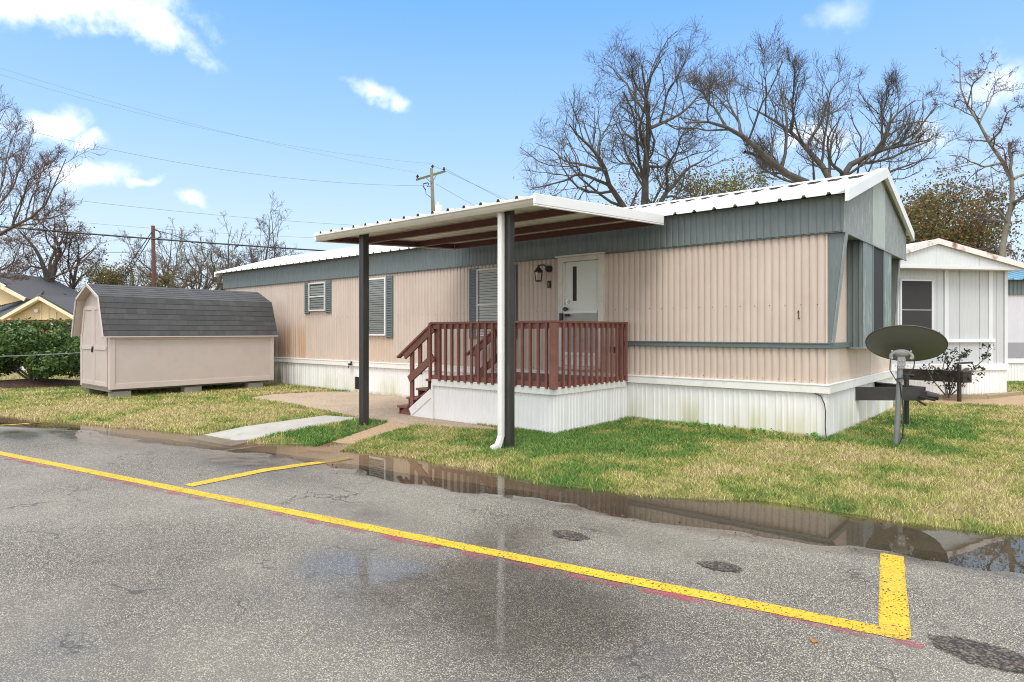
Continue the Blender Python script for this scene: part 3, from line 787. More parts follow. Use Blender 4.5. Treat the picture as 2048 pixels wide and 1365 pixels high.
b = MB(); corr(b, (0, Y1, 0), ux, (0,1,0), X0, X1, .05, 2.83, SIDING, .1); b.build('wall', M['tan'], home)
b = MB(); corr(b, (0, 13.685, 0), ux, (0,1,0), -19.65, FX1, 2.79, 3.27, FASC, .1); b.build('fascia', M['teal'], home)
# roof: two ribbed slopes
RX0, RX1 = -19.80, -2.10
def roof_slope(ye, yc, ze, zc):
    b = MB(); L = math.hypot(yc-ye, zc-ze); dy, dz = (yc-ye)/L, (zc-ze)/L; ny, nz = (-dz, dy) if yc > ye else (dz, dy)
    if nz < 0: ny, nz = -ny, -nz
    cols = []; s = RX0
    while s < RX1:
        for f, h in ((0,0),(.36,0),(.41,.034),(.52,.034),(.57,0)):
            if s+f*.31 < RX1: cols.append((s+f*.31, h))
        s += .31
    cols.append((RX1, 0)); vs = []; fs = []
    for (xx, h) in cols:
        for k in (0, 1):
            for tt in (0, -.006):
                yy, zz = (ye, ze) if k == 0 else (yc, zc)
                vs.append((xx, yy+ny*(h+tt), zz+nz*(h+tt)))
    for i in range(len(cols)-1):
        a = i*4; c2 = a+4
        fs += [(a, c2, c2+2, a+2), (a+1, a+3, c2+3, c2+1), (a, a+1, c2+1, c2)]
    b.add(vs, fs); return b
rf = roof_slope(9.04, YC, 3.255, PEAK+.02).build('roof', M['roofw'], home)
roof_slope(13.86, YC, 3.255, PEAK+.02).build('roof', M['roofw'], home)
b = MB(); b.prism([(RX0, YC-.16, PEAK+.012), (RX0, YC, PEAK+.075), (RX0, YC+.16, PEAK+.012), (RX0, YC, PEAK+.055)], (RX1-RX0+.02, 0, 0)); b.build('ridge_cap', M['roofw'], home)
for sgn, ye in ((1, 9.03), (-1, 13.87)):
    b = MB()
    for xx, w_ in ((RX1, .05), (RX0-.05, .05)):
        p0, p1 = Vector((xx, ye, 3.245)), Vector((xx, YC, PEAK+.05))
        b = MB(); b.prism([p0+Vector((0,0,.055)), p1+Vector((0,0,.055)), p1-Vector((0,0,.105)), p0-Vector((0,0,.105))], (w_, 0, 0))
        b.prism([p0+Vector((-.10,0,.052)), p0+Vector((.0,0,.052)), p1+Vector((0,0,.052)), p1+Vector((-.10,0,.052))], (0, 0, .006)) if xx == RX1 else None
        b.build('rake_trim', M['roofw'], home, bevel=.006)
# corner fins under the overhang
for yy, FT in ((9.262, FX1), (13.50, -2.25)):
    b = MB(); b.prism([(X1+.018, yy, 1.315), (X1+.018, yy, 2.79), (FT, yy, 2.79), (X1+.06, yy, 1.315)], (0, .11, 0))
    b.build('corner_fin', M['teal'], home)
    b = MB(); b.prism([(FT+.003, yy-.005, 2.785), (X1+.063, yy-.005, 1.315), (X1+.078, yy-.005, 1.315), (FT+.018, yy-.005, 2.785)], (0, .12, 0))
    b.build('fin_edge', M['tealf'], home)
# belt rail
b = MB(); b.box(-5.46, X1+.045, 9.215, 9.258, 1.235, 1.305); b.box(-5.46, X1+.05, 9.205, 9.262, 1.295, 1.312); b.box(X1+.012, X1+.05, 9.262, 10.40, 1.235, 1.31)
b.build('belt_rail', M['tealw'], home, bevel=.003)
# end bay window
BX = -2.165
b = MB(); corr(b, (0, 10.35, 0), ux, nfront, X1, BX, 1.235, 2.79, [(0,0),(.25,0),(.4,.018),(.75,.018),(.9,0)], .075)
b.build('bay_side', M['teal'], home)
b = MB(); corr(b, (0, 12.38, 0), ux, (0,1,0), X1, BX, 1.235, 2.79, [(0,0),(.25,0),(.4,.018),(.75,.018),(.9,0)], .075); b.build('bay_side', M['teal'], home)
b = MB(); b.box(X1, BX+.01, 10.33, 12.4, 1.215, 1.238); b.build('bay_sill', M['tealf'], home)
b = MB(); corr(b, (BX, 0, 0), (0,1,0), (1,0,0), 10.345, 10.93, 1.238, 2.785, GAB, .06); b.build('bay_panel', M['tealb'], home)
b = MB(); corr(b, (BX, 0, 0), (0,1,0), (1,0,0), 11.76, 12.385, 1.238, 2.785, GAB, .06); b.build('bay_panel', M['tealb'], home)
bw = MB(); bw.box(BX-.03, BX-.004, 10.93, 11.76, 1.238, 2.785); bwin = bw.build('window', M['screen'], home)
for (a_, c_) in ((10.925, 10.955), (11.735, 11.765)):
    b = MB(); b.box(BX-.004, BX+.016, a_, c_, 1.24, 2.784); b.build('frame', M['tealb'], bwin)
# skirting
b = MB(); corr(b, (0, 9.245, 0), ux, nfront, X0, X1+.02, -.06, .67, SKIRT, .38)
corr(b, (X1+.022, 0, 0), (0,1,0), (1,0,0), 9.245, 13.65, -.06, .67, [(0,0),(.01,-.008),(.03,-.008),(.04,0),(.5,0),(.51,.006),(.54,.006),(.55,0)], .56)
corr(b, (X0-.02, 0, 0), (0,1,0), (-1,0,0), 9.245, 13.65, -.06, .67, SKIRT, .38)
b.build('skirting', M['skirt'], home)
b = MB(); b.box(X0-.04, X1+.055, 9.20, 9.244, .632, .742); b.box(X0-.04, X1+.058, 9.192, 9.262, .735, .757)
b.box(X1+.026, X1+.055, 9.244, 13.66, .632, .742); b.box(X1+.012, X1+.058, 9.262, 13.66, .735, .757)
b.build('skirting_trim', M['white'], home, bevel=.004)
b = MB(); b.box(-12.86, -12.70, 9.222, 9.243, .09, .38); b.build('vent_opening', M['dark'], home)
b = MB(); b.tube([(-12.97, 9.24, .67), (-12.97, 9.12, .67)], .016, 8); b.tube([(-12.97, 9.13, .67), (-12.95, 9.10, .60)], .014, 8); b.box(-13.03, -12.91, 9.14, 9.16, .665, .70); b.tube([(-12.92, 9.15, .69), (-12.90, 9.15, .75)], .02, 8)
b.build('faucet', M['iron'], home)
# number on the siding
def digit_one(x, y, z, h, parent, mat, name='house_number'):
    w_ = h*.18; b = MB()
    b.prism([(x-w_*.4, y, z), (x+w_*.9, y, z), (x+w_*.9, y, z+h*.10), (x+w_*.35, y, z+h*.10), (x+w_*.35, y, z+h), (x-w_*.05, y, z+h), (x-w_*.7, y, z+h*.82), (x-w_*.7, y, z+h*.73), (x-w_*.15, y, z+h*.80), (x-w_*.15, y, z+h*.08), (x-w_*.4, y, z+h*.08)], (0, .006, 0))
    return b.build(name, mat, parent)
digit_one(-2.73, 9.242, 1.64, .115, home, M['iron'])
# windows
def window(xa, xb, za, zb, frame_mat, mid, slats, shut):
    b = MB(); b.box(xa, xb, 9.242, 9.250, za, zb); wn = b.build('window', M['dark'], home)
    b = MB(); t = .035
    b.box(xa, xa+t, 9.19, 9.242, za, zb); b.box(xb-t, xb, 9.19, 9.242, za, zb); b.box(xa+t, xb-t, 9.19, 9.242, za, za+t); b.box(xa+t, xb-t, 9.19, 9.242, zb-t, zb)
    if mid: b.box(xa+t, xb-t, 9.185, 9.225, mid-.018, mid+.018)
    b.build('frame', M[frame_mat], wn, bevel=.004)
    b = MB(); zz = za+t+.03
    while zz < zb-t-.015:
        b.obox(((xa+xb)/2, 9.228, zz), ((1,0,0), (0,.34,.94), (0,-.94,.34)), ((xb-xa)/2-t-.004, slats*.43, .0012)); zz += slats
    b.build('blind', M['slatw'], wn)
    b = MB(); b.add([(xa+t, 9.205, za+t), (xb-t, 9.205, za+t), (xb-t, 9.205, zb-t), (xa+t, 9.205, zb-t)], [(0,1,2,3)]); b.build('pane', M['glass'], wn)
    for (sa, sb, zs) in shut:
        b = MB(); b.box(sa, sb, 9.222, 9.256, zs, zb+.03)
        n = int((zb-zs)/.055)
        b.box(sa, sa+.03, 9.214, 9.222, zs, zb+.03); b.box(sb-.03, sb, 9.214, 9.222, zs, zb+.03)
        for i in range(n): b.obox(((sa+sb)/2, 9.220, zs+.04+i*.055), ((1,0,0), (0,.6,.8), (0,-.8,.6)), ((sb-sa)/2-.03, .02, .002))
        b.build('shutter', M['tealw'], home)
    return wn
window(-14.84, -14.10, 1.99, 2.72, 'cream', 2.36, .0625, ((-15.06, -14.85, 1.93), (-14.09, -13.88, 1.93)))
window(-12.36, -11.68, 1.37, 2.70, 'white', None, .0525, ((-12.58, -12.37, 1.32), (-11.67, -11.45, 1.32)))
window(-8.80, -8.02, 1.37, 2.70, 'cream', 1.99, .0525, ((-9.03, -8.81, 1.32), (-8.01, -7.79, 1.32)))
# entrance door behind a storm-door frame
b = MB(); b.box(-6.78, -6.68, 9.17, 9.258, .83, 2.77); b.box(-5.945, -5.845, 9.17, 9.258, .83, 2.77); b.box(-6.68, -5.945, 9.17, 9.258, 2.69, 2.77); b.box(-6.82, -5.815, 9.13, 9.21, 2.77, 2.80); b.box(-6.68, -5.945, 9.19, 9.258, .80, .86)
dr = MB(); dr.box(-6.655, -5.965, 9.212, 9.25, .87, 2.685); door = dr.build('door', M['doorw'], home, bevel=.004)
b.build('frame', M['cream'], door, bevel=.005)
b = MB(); b.box(-6.655, -5.965, 9.196, 9.210, 1.10, 1.78); b.build('glazing_panel', M['doorg'], door)  # flat grey colour stands in for the reflection on the lower glazing
b = MB(); b.box(-6.655, -5.965, 9.186, 9.210, 1.78, 1.815); b.box(-6.655, -5.965, 9.186, 9.210, 1.05, 1.10); b.box(-6.655, -5.965, 9.186, 9.210, .87, .93); b.box(-6.675, -6.655, 9.186, 9.212, .87, 2.685); b.build('rail', M['white'], door)
b = MB(); b.box(-6.50, -6.375, 9.204, 9.2115, 1.98, 2.62); b.build('window_trim', M['white'], door)
b = MB(); b.box(-6.478, -6.397, 9.198, 9.2035, 2.0, 2.6); b.build('window', M['screen'], door)
b = MB()
b.tube([(-6.59, 9.212, 1.985), (-6.59, 9.19, 1.985)], .036, 16); b.tube([(-6.59, 9.19, 1.985), (-6.59, 9.175, 1.985)], .018, 12)
b.build('deadbolt', M['bolt'], door)
b = MB(); b.tube([(-6.60, 9.212, 1.86), (-6.60, 9.15, 1.86)], .018, 12); b.tube([(-6.60, 9.165, 1.86), (-6.60, 9.125, 1.86)], .036, 14); b.tube([(-6.60, 9.15, 1.75), (-6.52, 9.15, 1.75)], .022, 10); b.box(-6.72, -6.66, 9.13, 9.17, 1.66, 1.79)
b.build('handle', M['iron'], door)
# tow hitch
b = MB()
def channel(b, p, q, h, fl=.07):
    p = Vector(p); q = Vector(q); d = (q-p).normalized(); sd = d.cross(Vector((0,0,1))).normalized()
    b.bar(p, q, .012, h); 
    for zz in (h/2-.008, -h/2+.008): b.bar(p+Vector((0,0,zz))-sd*fl/2, q+Vector((0,0,zz))-sd*fl/2, fl, .012)
channel(b, (X1+.0, 10.75, .52), (-1.56, 11.40, .52), .20)
channel(b, (X1+.0, 12.15, .52), (-1.56, 11.52, .52), .20, -.07)
b.box(-1.74, -1.52, 11.36, 11.56, .44, .56); b.tube([(-1.56, 11.46, .50), (-1.38, 11.46, .48)], [.07, .05], 10); b.bar((-1.72, 11.40, .49), (-1.40, 11.22, .45), .03, .03); b.bar((-1.72, 11.36, .47), (-1.52, 11.28, .36), .025, .025)
ht = b.build('tow_hitch', M['hitch'], home)
b = MB(); b.tube([(-1.80, 11.46, -.02), (-1.80, 11.46, .72)], .036, 10); b.tube([(-1.80, 11.46, .72), (-1.80, 11.46, .80)], .045, 10); b.tube([(-1.86, 11.46, .79), (-1.70, 11.46, .79)], .022, 8)
b.build('jack', M['iron'], ht)
# drip cable on the skirting corner
b = MB(); b.tube([(-2.52, 9.222, .63), (-2.44, 9.216, .60), (-2.39, 9.205, .50), (-2.375, 9.205, .40), (-2.38, 9.208, .2), (-2.365, 9.205, .02)], .007, 6)
tag(b.build('cable', M['cable'], loc=(-2.4, 9.2, 0)), 'thin black cable running down the skirting corner of the tan mobile home', 'cable')

# wall lantern
ln = thing('wall_lantern', 'black coach lantern with clear glass beside the white door', 'wall lamp', (-7.10, 9.25, 2.27))
b = MB(); b.lathe([(.0, .075), (.055, .07), (.065, .0), (.0, 0)], (0,0,0), 16)
vs = [Vector((v[0], -v[2], v[1])) for v in b.v]; b.v = [tuple(Vector((-7.02, 9.25, 2.60))+v) for v in vs]
b.build('back_plate', M['iron'], ln, smooth=True)
b = MB(); b.tube([(-7.02, 9.20, 2.60), (-7.05, 9.14, 2.66), (-7.10, 9.09, 2.665), (-7.13, 9.07, 2.64)], .012, 8); b.build('arm', M['iron'], ln)
LX, LY = -7.13, 9.06
b = MB(); b.lathe([(.0, .40), (.008, .395), (.012, .37), (.02, .36), (.03, .345), (.045, .33), (.088, .27), (.09, .262), (.075, .258)], (LX, LY, 2.27), 6); b.build('roof_cap', M['iron'], ln)
b = MB()
for k in range(6):
    a = k*math.pi/3; b.tube([(LX+.072*math.cos(a), LY+.072*math.sin(a), 2.53), (LX+.058*math.cos(a), LY+.058*math.sin(a), 2.385)], .006, 5)
b.lathe([(.0, .118), (.066, .118), (.066, .10), (.03, .09), (.0, .085)], (LX, LY, 2.27), 6); b.build('cage', M['iron'], ln)
b = MB(); b.lathe([(.068, .26), (.056, .12)], (LX, LY, 2.27), 6); b.build('glass', M['glass'], ln)
b = MB(); b.tube([(LX, LY, 2.39), (LX, LY, 2.45)], .012, 8); b.tube([(LX, LY, 2.45), (LX, LY, 2.52)], [.016, .008], 8); b.build('bulb', M['glasslamp'], ln)
b = MB(); b.box(-7.065, -6.995, 9.236, 9.256, 2.255, 2.385); nb = b.build('number_plaque', M['iron'], home)
digit_one(-7.03, 9.229, 2.28, .075, nb, M['plast'], 'house_number')

# ---------------------------------------------------------------- porch deck
DX0, DX1, DY0, DZ = -7.94, -5.40, 7.24, .70
porch = thing('porch_deck', 'raised porch deck with red-brown railing, steps and white metal skirt', 'porch', (-6.7, 8.2, 0))
b = MB(); corr(b, (0, DY0+.02, 0), ux, nfront, DX0, DX1-.02, -.05, .60, SKIRT, .38)
corr(b, (DX1-.02, 0, 0), (0,1,0), (1,0,0), DY0+.02, 9.235, -.05, .60, SKIRT, .38)
b.build('skirting', M['nskirt'], porch)
b = MB(); b.box(DX0-.01, DX1+.005, DY0-.02, DY0+.017, .565, .672); b.box(DX1-.017, DX1+.005, DY0+.017, 9.19, .565, .672); b.box(DX0-.02, DX0+.02, DY0-.022, DY0+.02, -.05, .60); b.build('skirting_trim', M['white'], porch, bevel=.004)
b = MB()
for i in range(14):
    ya_ = DY0+.03+i*.141; b.box(DX0+.0, DX1-.03, ya_, ya_+.133, .672, DZ+(.003 if i % 2 else 0))
b.build('deck_floor', M['redd'], porch)
b = MB(); b.box(DX0-.005, DX1-.02, DY0-.012, DY0+.026, .675, .745); b.box(DX1-.022, DX1+.0, DY0-.012, 9.20, .675, .745); b.build('rim_board', M['red'], porch, bevel=.003)
RTOP = 1.62
b = MB(); b.box(DX0-.01, DX1+.03, DY0-.05, DY0+.04, RTOP-.03, RTOP); b.box(DX0, DX1, DY0-.012, DY0+.026, RTOP-.115, RTOP-.032)
b.box(DX1-.055, DX1+.03, DY0+.04, 9.19, RTOP-.03, RTOP); b.box(DX1-.03, DX1+.004, DY0+.03, 9.19, RTOP-.10, RTOP-.032)
rail = b.build('railing', M['red'], porch, bevel=.003)
k = 0
for i in range(17):
    xx = DX0+.20+i*.1475
    if xx > DX1-.1: break
    b = MB(); b.box(xx-.019, xx+.019, DY0-.052, DY0-.014, .655, RTOP-.032); b.build('baluster', M['red'], rail, bevel=.003)
for i in range(13):
    yy = DY0+.16+i*.145
    b = MB(); b.box(DX1+.006, DX1+.044, yy-.019, yy+.019, .655, RTOP-.032); b.build('baluster', M['red'], rail, bevel=.003)
for (xx, yy, zz) in ((DX0+.045, DY0+.08, RTOP-.034), (DX1-.075, DY0+.08, RTOP-.034), (DX1-.075, 9.13, RTOP-.034), (DX0-.03, DY0-.03, RTOP-.01), (DX1+.0, DY0-.035, RTOP-.034), (-6.35, DY0+.075, RTOP-.034)):
    b = MB(); s_ = .045 if abs(zz-(RTOP-.034)) < .001 else .022
    b.box(xx-s_, xx+s_, yy-s_ if s_ > .03 else yy-.02, yy+s_ if s_ > .03 else yy+.03, .65, zz); b.build('post', M['red'], porch, bevel=.004)
b = MB(); b.box(DX1-.10, DX1-.02, 8.84, 8.90, 1.12, 1.22); b.build('outlet_box', M['iron'], porch)
# steps down to the west
st = MB(); st.prism([(DX0-.02, DY0+.0, -.03), (DX0-.02, DY0+.0, .49), (DX0-.56, DY0+.0, .12), (DX0-.56, DY0, -.03)], (0, .02, 0)); 
skirt = st.build('step_skirt', M['nskirt'], porch)
b = MB(); b.bar((DX0-.02, DY0-.006, .445), (DX0-.555, DY0-.006, .08), .02, .13, (0,0,1)); b.build('board', M['white'], skirt)
stairs = MB()
sm_ = None
for yy in (DY0+.07, 8.86):
    stairs = MB(); stairs.prism([(DX0-.0, yy, .60), (DX0-.0, yy, .25), (DX0-.80, yy, -.03), (DX0-.98, yy, -.03), (DX0-.98, yy, .02)], (0, .04, 0))
    if sm_ is None: sm_ = stairs.build('stairs', M['red'], porch)
    else: stairs.build('stringer', M['red'], sm_)
for k in range(4):
    xl = DX0-.20-.25*k; zt_ = .665-.167*k
    b = MB(); b.box(xl, xl+(.20 if k == 0 else .28), DY0+.02, 8.92, zt_-.038, zt_); b.build('tread', M['red'], sm_, bevel=.004)
    b = MB(); b.box(xl+.025, xl+.045, DY0+.05, 8.88, zt_-.167, zt_-.039); b.build('riser', M['red'], sm_)
for yy, nm in ((DY0-.01, 0), (8.93, 1)):
    pa, pb = Vector((DX0+.03, yy, RTOP-.02)), Vector((DX0-.87, yy, RTOP-.61)); dv_ = (pb-pa)
    b = MB(); b.bar(pa, pb, .09, .036); b.bar(pa+Vector((0,0,-.085)), pa+dv_*.82+Vector((0,0,-.085)), .036, .11)
    b.bar(pa+Vector((0,0,-.56)), pa+dv_*.68+Vector((0,0,-.56)), .036, .125)
    hr = b.build('handrail', M['red'], porch, bevel=.003)
    for (f, w_, zl) in ((.65, .085, -.03), (.42, .075, None), (.16, .085, None)):
        p = pa+dv_*f; b = MB(); zb_ = zl if zl is not None else p.z-.62
        b.box(p.x-w_/2, p.x+w_/2, yy+.022 if nm == 0 else yy-.06, yy+.06 if nm == 0 else yy-.022, zb_, p.z-.03); b.build('baluster' if zl is None else 'post', M['red'], hr, bevel=.003)

# ---------------------------------------------------------------- canopy
canopy = thing('porch_canopy', 'white metal patio canopy on two black posts over the porch', 'canopy', (-6.9, 6.07, 0))
CX0, CX1, CY0, CY1, CZ0, CZ1 = -9.18, -4.66, 5.93, 9.02, 3.045, 3.225
sl = (CZ1-CZ0)/(CY1-CY0)
b = MB(); cols = []; s = CX0
while s < CX1:
    for f, h in ((0,0),(.36,0),(.41,.028),(.51,.028),(.56,0)):
        if s+f*.295 < CX1: cols.append((s+f*.295, h))
    s += .295
cols.append((CX1, 0)); vs = []; fs = []
for xx, h in cols: vs += [(xx, CY0-.105, CZ0+h+.004), (xx, CY1, CZ1+h), (xx, CY0-.105, CZ0+h-.002), (xx, CY1, CZ1+h-.006)]
mi = []
for i in range(len(cols)-1):
    a = i*4; b.add([], []); 
b.v = vs
for i in range(len(cols)-1):
    a = i*4; c2 = a+4
    b.f += [(a, c2, c2+1, a+1), (a+2, a+3, c2+3, c2+2), (a, a+2, c2+2, c2)]; b.m += [0, 1, 0]
s = CX0
while s+.2 < CX1:
    b.add([(s+.355*.295, CY0-.107, CZ0+.0), (s+.41*.295, CY0-.107, CZ0+.033), (s+.51*.295, CY0-.107, CZ0+.033), (s+.565*.295, CY0-.107, CZ0+.0)], [(0,3,2,1)], 2); s += .295  # dark faces imitate the shade inside the open rib ends
b.build('roof_sheet', [M['roofw'], M['soffit'], M['dark']], canopy)
# gutter: stepped profile extruded along X
b = MB(); gp = [(0,.035),(.0,.0),(.02,-.02),(.02,-.055),(.055,-.10),(.13,-.10),(.13,-.02)]
gp = [(-.10,.002),(-.115,.0),(-.118,-.025),(-.10,-.04),(-.085,-.065),(-.055,-.098),(.0,-.10),(.0,-.012)]
b.prism([(CX0-.03, CY0+p, CZ0-.005+q) for p, q in gp], (CX1-CX0+.035, 0, 0)); b.build('gutter', M['cream'], canopy)
for xx in (CX0-.035, CX1):
    b = MB(); p0 = Vector((xx, CY0-.115, CZ0-.10)); p1 = Vector((xx, CY1-.02, CZ1-.105))
    b.prism([p0, p1, p1+Vector((0,0,.145)), p0+Vector((0,0,.125))], (.035, 0, 0))
    b.prism([p0+Vector((.0,0,-.022)), p1+Vector((0,0,-.022)), p1+Vector((0,0,-.002)), p0+Vector((0,0,-.002))], (.035, 0, 0))
    b.build('side_trim', M['roofw'], canopy, bevel=.008)
for yy in (6.77, 8.0, 8.95):
    b = MB(); zz = CZ0+(yy-CY0)*sl
    b.box(CX0+.02, CX1-.012, yy, yy+.012, zz-.105, zz-.010); b.box(CX0+.02, CX1-.012, yy+.012, yy+.06, zz-.105, zz-.097); b.box(CX0+.02, CX1-.012, yy+.012, yy+.06, zz-.018, zz-.010)
    b.build('beam', M['beam'], canopy)
for xx in (CX0+.012, CX1-.058):
    b = MB(); b.prism([(xx, CY0+.02, CZ0-.10), (xx, CY1-.09, CZ1-.105), (xx, CY1-.09, CZ1-.02), (xx, CY0+.02, CZ0-.012)], (.008, 0, 0)); b.build('beam', M['beam'], canopy)
PY_ = 6.08
for xx in (-8.245, -5.25):
    b = MB(); hs = .052 if xx < -6 else .045
    b.box(xx-hs, xx+hs, PY_-hs, PY_+hs, -.06, CZ0-.012)
    b.box(xx-hs-.003, xx-hs+.03, PY_-hs-.003, PY_+hs+.003, -.06, CZ0-.014); b.box(xx+hs-.03, xx+hs+.003, PY_-hs-.003, PY_+hs+.003, -.06, CZ0-.014)
    b.build('post', M['black'], canopy, bevel=.004)
dsx = -5.262
b = MB(); b.box(dsx-.080, dsx-.014, PY_-.10-.02, PY_-.060, .16, CZ0-.095)
b.prism([(dsx-.080, PY_-.12, .16), (dsx-.080, PY_-.058, .16), (dsx-.080, PY_-.13, -.0), (dsx-.080, PY_-.26, -.02), (dsx-.080, PY_-.26, .05), (dsx-.080, PY_-.17, .07)], (.066, 0, 0))
b.box(dsx-.060, dsx-.028, PY_-.123, PY_-.118, .18, CZ0-.10)
b.build('downspout', M['white'], canopy, bevel=.008)

# ---------------------------------------------------------------- shed
shed = thing('storage_shed', 'pale pink-beige barn shed with grey shingled gambrel roof', 'shed', (-16.46, 6.7, 0))
SX0, SX1, SY0, SY1 = -17.44, -15.48, 4.83, 8.56
zf, ze, zk, za_ = .235, 1.40, 2.22, 2.53
xk0, xk1, xa = -17.20, -15.72, -16.46
sec = [(SX0, zf), (SX1, zf), (SX1, ze), (xk1-.03, zk-.04), (xa, za_-.05), (xk0+.03, zk-.04), (SX0, ze)]
b = MB(); b.prism([(p, SY0, q) for p, q in sec], (0, SY1-SY0, 0)); b.build('wall', M['shed'], shed)
for bx_ in ((SX1, SX1+.018, SY0-.018, SY0+.082, zf-.02, ze-.03), (SX1, SX1+.018, SY1-.08, SY1+.02, zf-.02, ze-.03), (SX1, SX1+.016, SY0+.085, SY1-.085, zf-.02, zf+.10), (SX1, SX1+.02, SY0+.085, SY1-.085, ze-.11, ze-.05), (SX1-.10, SX1-.002, SY0-.018, SY0, zf-.02, ze), (SX0, SX0+.09, SY0-.018, SY0, zf-.02, ze)):
    b = MB(); b.box(*bx_); b.build('corner_trim', M['shedt'], shed, bevel=.003)
# gambrel roof with UVs for shingles
rp = [(SX1+.075, ze-.035), (xk1, zk), (xa, za_), (xk0, zk), (SX0-.075, ze-.035)]
b = MB(); b.uv = []; RY0, RY1 = SY0-.16, SY1+.10
for i in range(4):
    (xa1, za1), (xb1, zb1) = rp[i], rp[i+1]; L = math.hypot(xb1-xa1, zb1-za1); nrm = Vector(((za1-zb1), 0, (xb1-xa1))).normalized()
    if nrm.z < 0: nrm = -nrm
    rows = max(2, int(round(L/.135))); 
    for r in range(rows):       # each course laps the one below
        f0, f1 = r/rows, (r+1)/rows
        p0 = Vector((xa1+(xb1-xa1)*f0, 0, za1+(zb1-za1)*f0))+nrm*.009; p1 = Vector((xa1+(xb1-xa1)*f1, 0, za1+(zb1-za1)*f1))+nrm*.004
        if i >= 2: p0, p1 = Vector((xa1+(xb1-xa1)*f0, 0, za1+(zb1-za1)*f0))+nrm*.004, Vector((xa1+(xb1-xa1)*f1, 0, za1+(zb1-za1)*f1))+nrm*.009
        q0 = p0-nrm*.02; q1 = p1-nrm*.02
        vs = []
        for p in (p0, p1, q0, q1): vs += [(p.x, RY0, p.z), (p.x, RY1, p.z)]
        b.add(vs, [(0,1,3,2), (4,6,7,5), (0,4,5,1), (2,3,7,6), (0,2,6,4), (1,5,7,3)])
        v0, v1 = (i*20+r)*.135, (i*20+r+1)*.135
        for v_ in (v0, v1, v0, v1): b.uv += [(RY0, v_+.001 if v_ == v0 else v_-.001), (RY1, v_+.001 if v_ == v0 else v_-.001)]
b.build('roof', M['shingle'], shed)
b = MB()
for yy in (RY0-.012, ):
    for i in range(4):
        p, q = Vector((rp[i][0], yy, rp[i][1]-.02)), Vector((rp[i+1][0], yy, rp[i+1][1]-.02)); d_ = (q-p).normalized(); b.bar(p-d_*.01, q+d_*.01, .02, .055, (0, -d_.z*0+0, 1) if abs(d_.x) > .05 else (1,0,0))
b.box(SX1+.02, SX1+.085, RY0, RY1, ze-.062, ze-.036)
b.build('roof_trim', M['shedt'], shed)
b = MB()
lp = [(SX1+.035, ze-.035), (xk1-.045, zk-.03), (xa, za_-.045), (xk0+.045, zk-.03), (SX0-.035, ze-.035)]
for i in range(4):
    p, q = lp[i], lp[i+1]; b.prism([(p[0], RY0+.002, p[1]), (q[0], RY0+.002, q[1]), (q[0]*.996+xa*.004, RY0+.002, q[1]-.012), (p[0]*.996+xa*.004, RY0+.002, p[1]-.012)], (0, .157, 0))
b.build('roof_lining', M['shed'], shed)
def door_leaf(xa_, xb_, slope):
    yy = SY0-.022; top_l = 2.05
    zt = lambda xx: min(2.06, ze+(zk-ze)*((SX1-.12-xx)/(SX1-.12-xk1)))if slope > 0 else min(2.06, ze+(zk-ze)*((xx-SX0-.12)/(xk0-SX0-.12)))
    b = MB(); P = []
    pts = [(xa_, .26), (xb_, .26)]
    if slope > 0: pts += [(xb_, zt(xb_)), (xb_-.18, 2.06), (xa_, 2.06)]
    else: pts += [(xb_, 2.06), (xa_+.18, 2.06), (xa_, zt(xa_))]
    b.prism([(p, yy, q) for p, q in pts], (0, .02, 0)); dl = b.build('door', M['shed'], shed)
    b = MB(); t_ = .016
    for (a0, a1, b0, b1) in ((xa_+.004, xa_+.085, .27, 1.38 if slope < 0 else 2.04), (xb_-.09, xb_-.006, .27, 1.38 if slope > 0 else 2.04), (xa_+.085, xb_-.09, .27, .36), (xa_+.085, xb_-.09, 1.06, 1.15)):
        b.box(a0, a1, yy-t_, yy-.001, b0, b1)
    if slope > 0: b.prism([(xb_-.09, yy-t_, 1.38), (xb_-.006, yy-t_, 1.38), (xb_-.19, yy-t_, 2.04), (xb_-.27, yy-t_, 2.04)], (0, t_-.001, 0)); b.box(xa_+.085, xb_-.28, yy-t_, yy-.001, 1.95, 2.04)
    else: b.prism([(xa_+.006, yy-t_, 1.38), (xa_+.09, yy-t_, 1.38), (xa_+.27, yy-t_, 2.04), (xa_+.19, yy-t_, 2.04)], (0, t_-.001, 0)); b.box(xa_+.28, xb_-.09, yy-t_, yy-.001, 1.95, 2.04)
    b.build('door_trim', M['shedt'], dl, bevel=.003)
    return dl
d1 = door_leaf(SX0+.12, -16.475, -1); d2 = door_leaf(-16.465, SX1-.12, 1)
b = MB(); b.box(-16.50, -16.44, SY0-.06, SY0-.04, 1.08, 1.13); b.box(-16.485, -16.455, SY0-.075, SY0-.045, 1.0, 1.09); b.build('latch', M['iron'], d1)
b = MB()
for (hx, hz) in ((SX0+.14, 1.1), (SX1-.15, 1.1)): b.box(hx-.03, hx+.03, SY0-.055, SY0-.04, hz-.03, hz+.03)
b.build('hinge', M['shedt'], d2)
b = MB()
for xx in (-17.3, -16.5, -15.72): b.box(xx, xx+.09, SY0+.03, SY1-.03, .17, .234)
b.box(SX0+.02, SX1-.02, SY0-.01, SY0+.03, .165, .234)
b.build('floor_joist', M['sheddk'], shed)
blk = MB(); blk.box(-.10, .10, -.20, .20, -.06, .165)
b0 = None
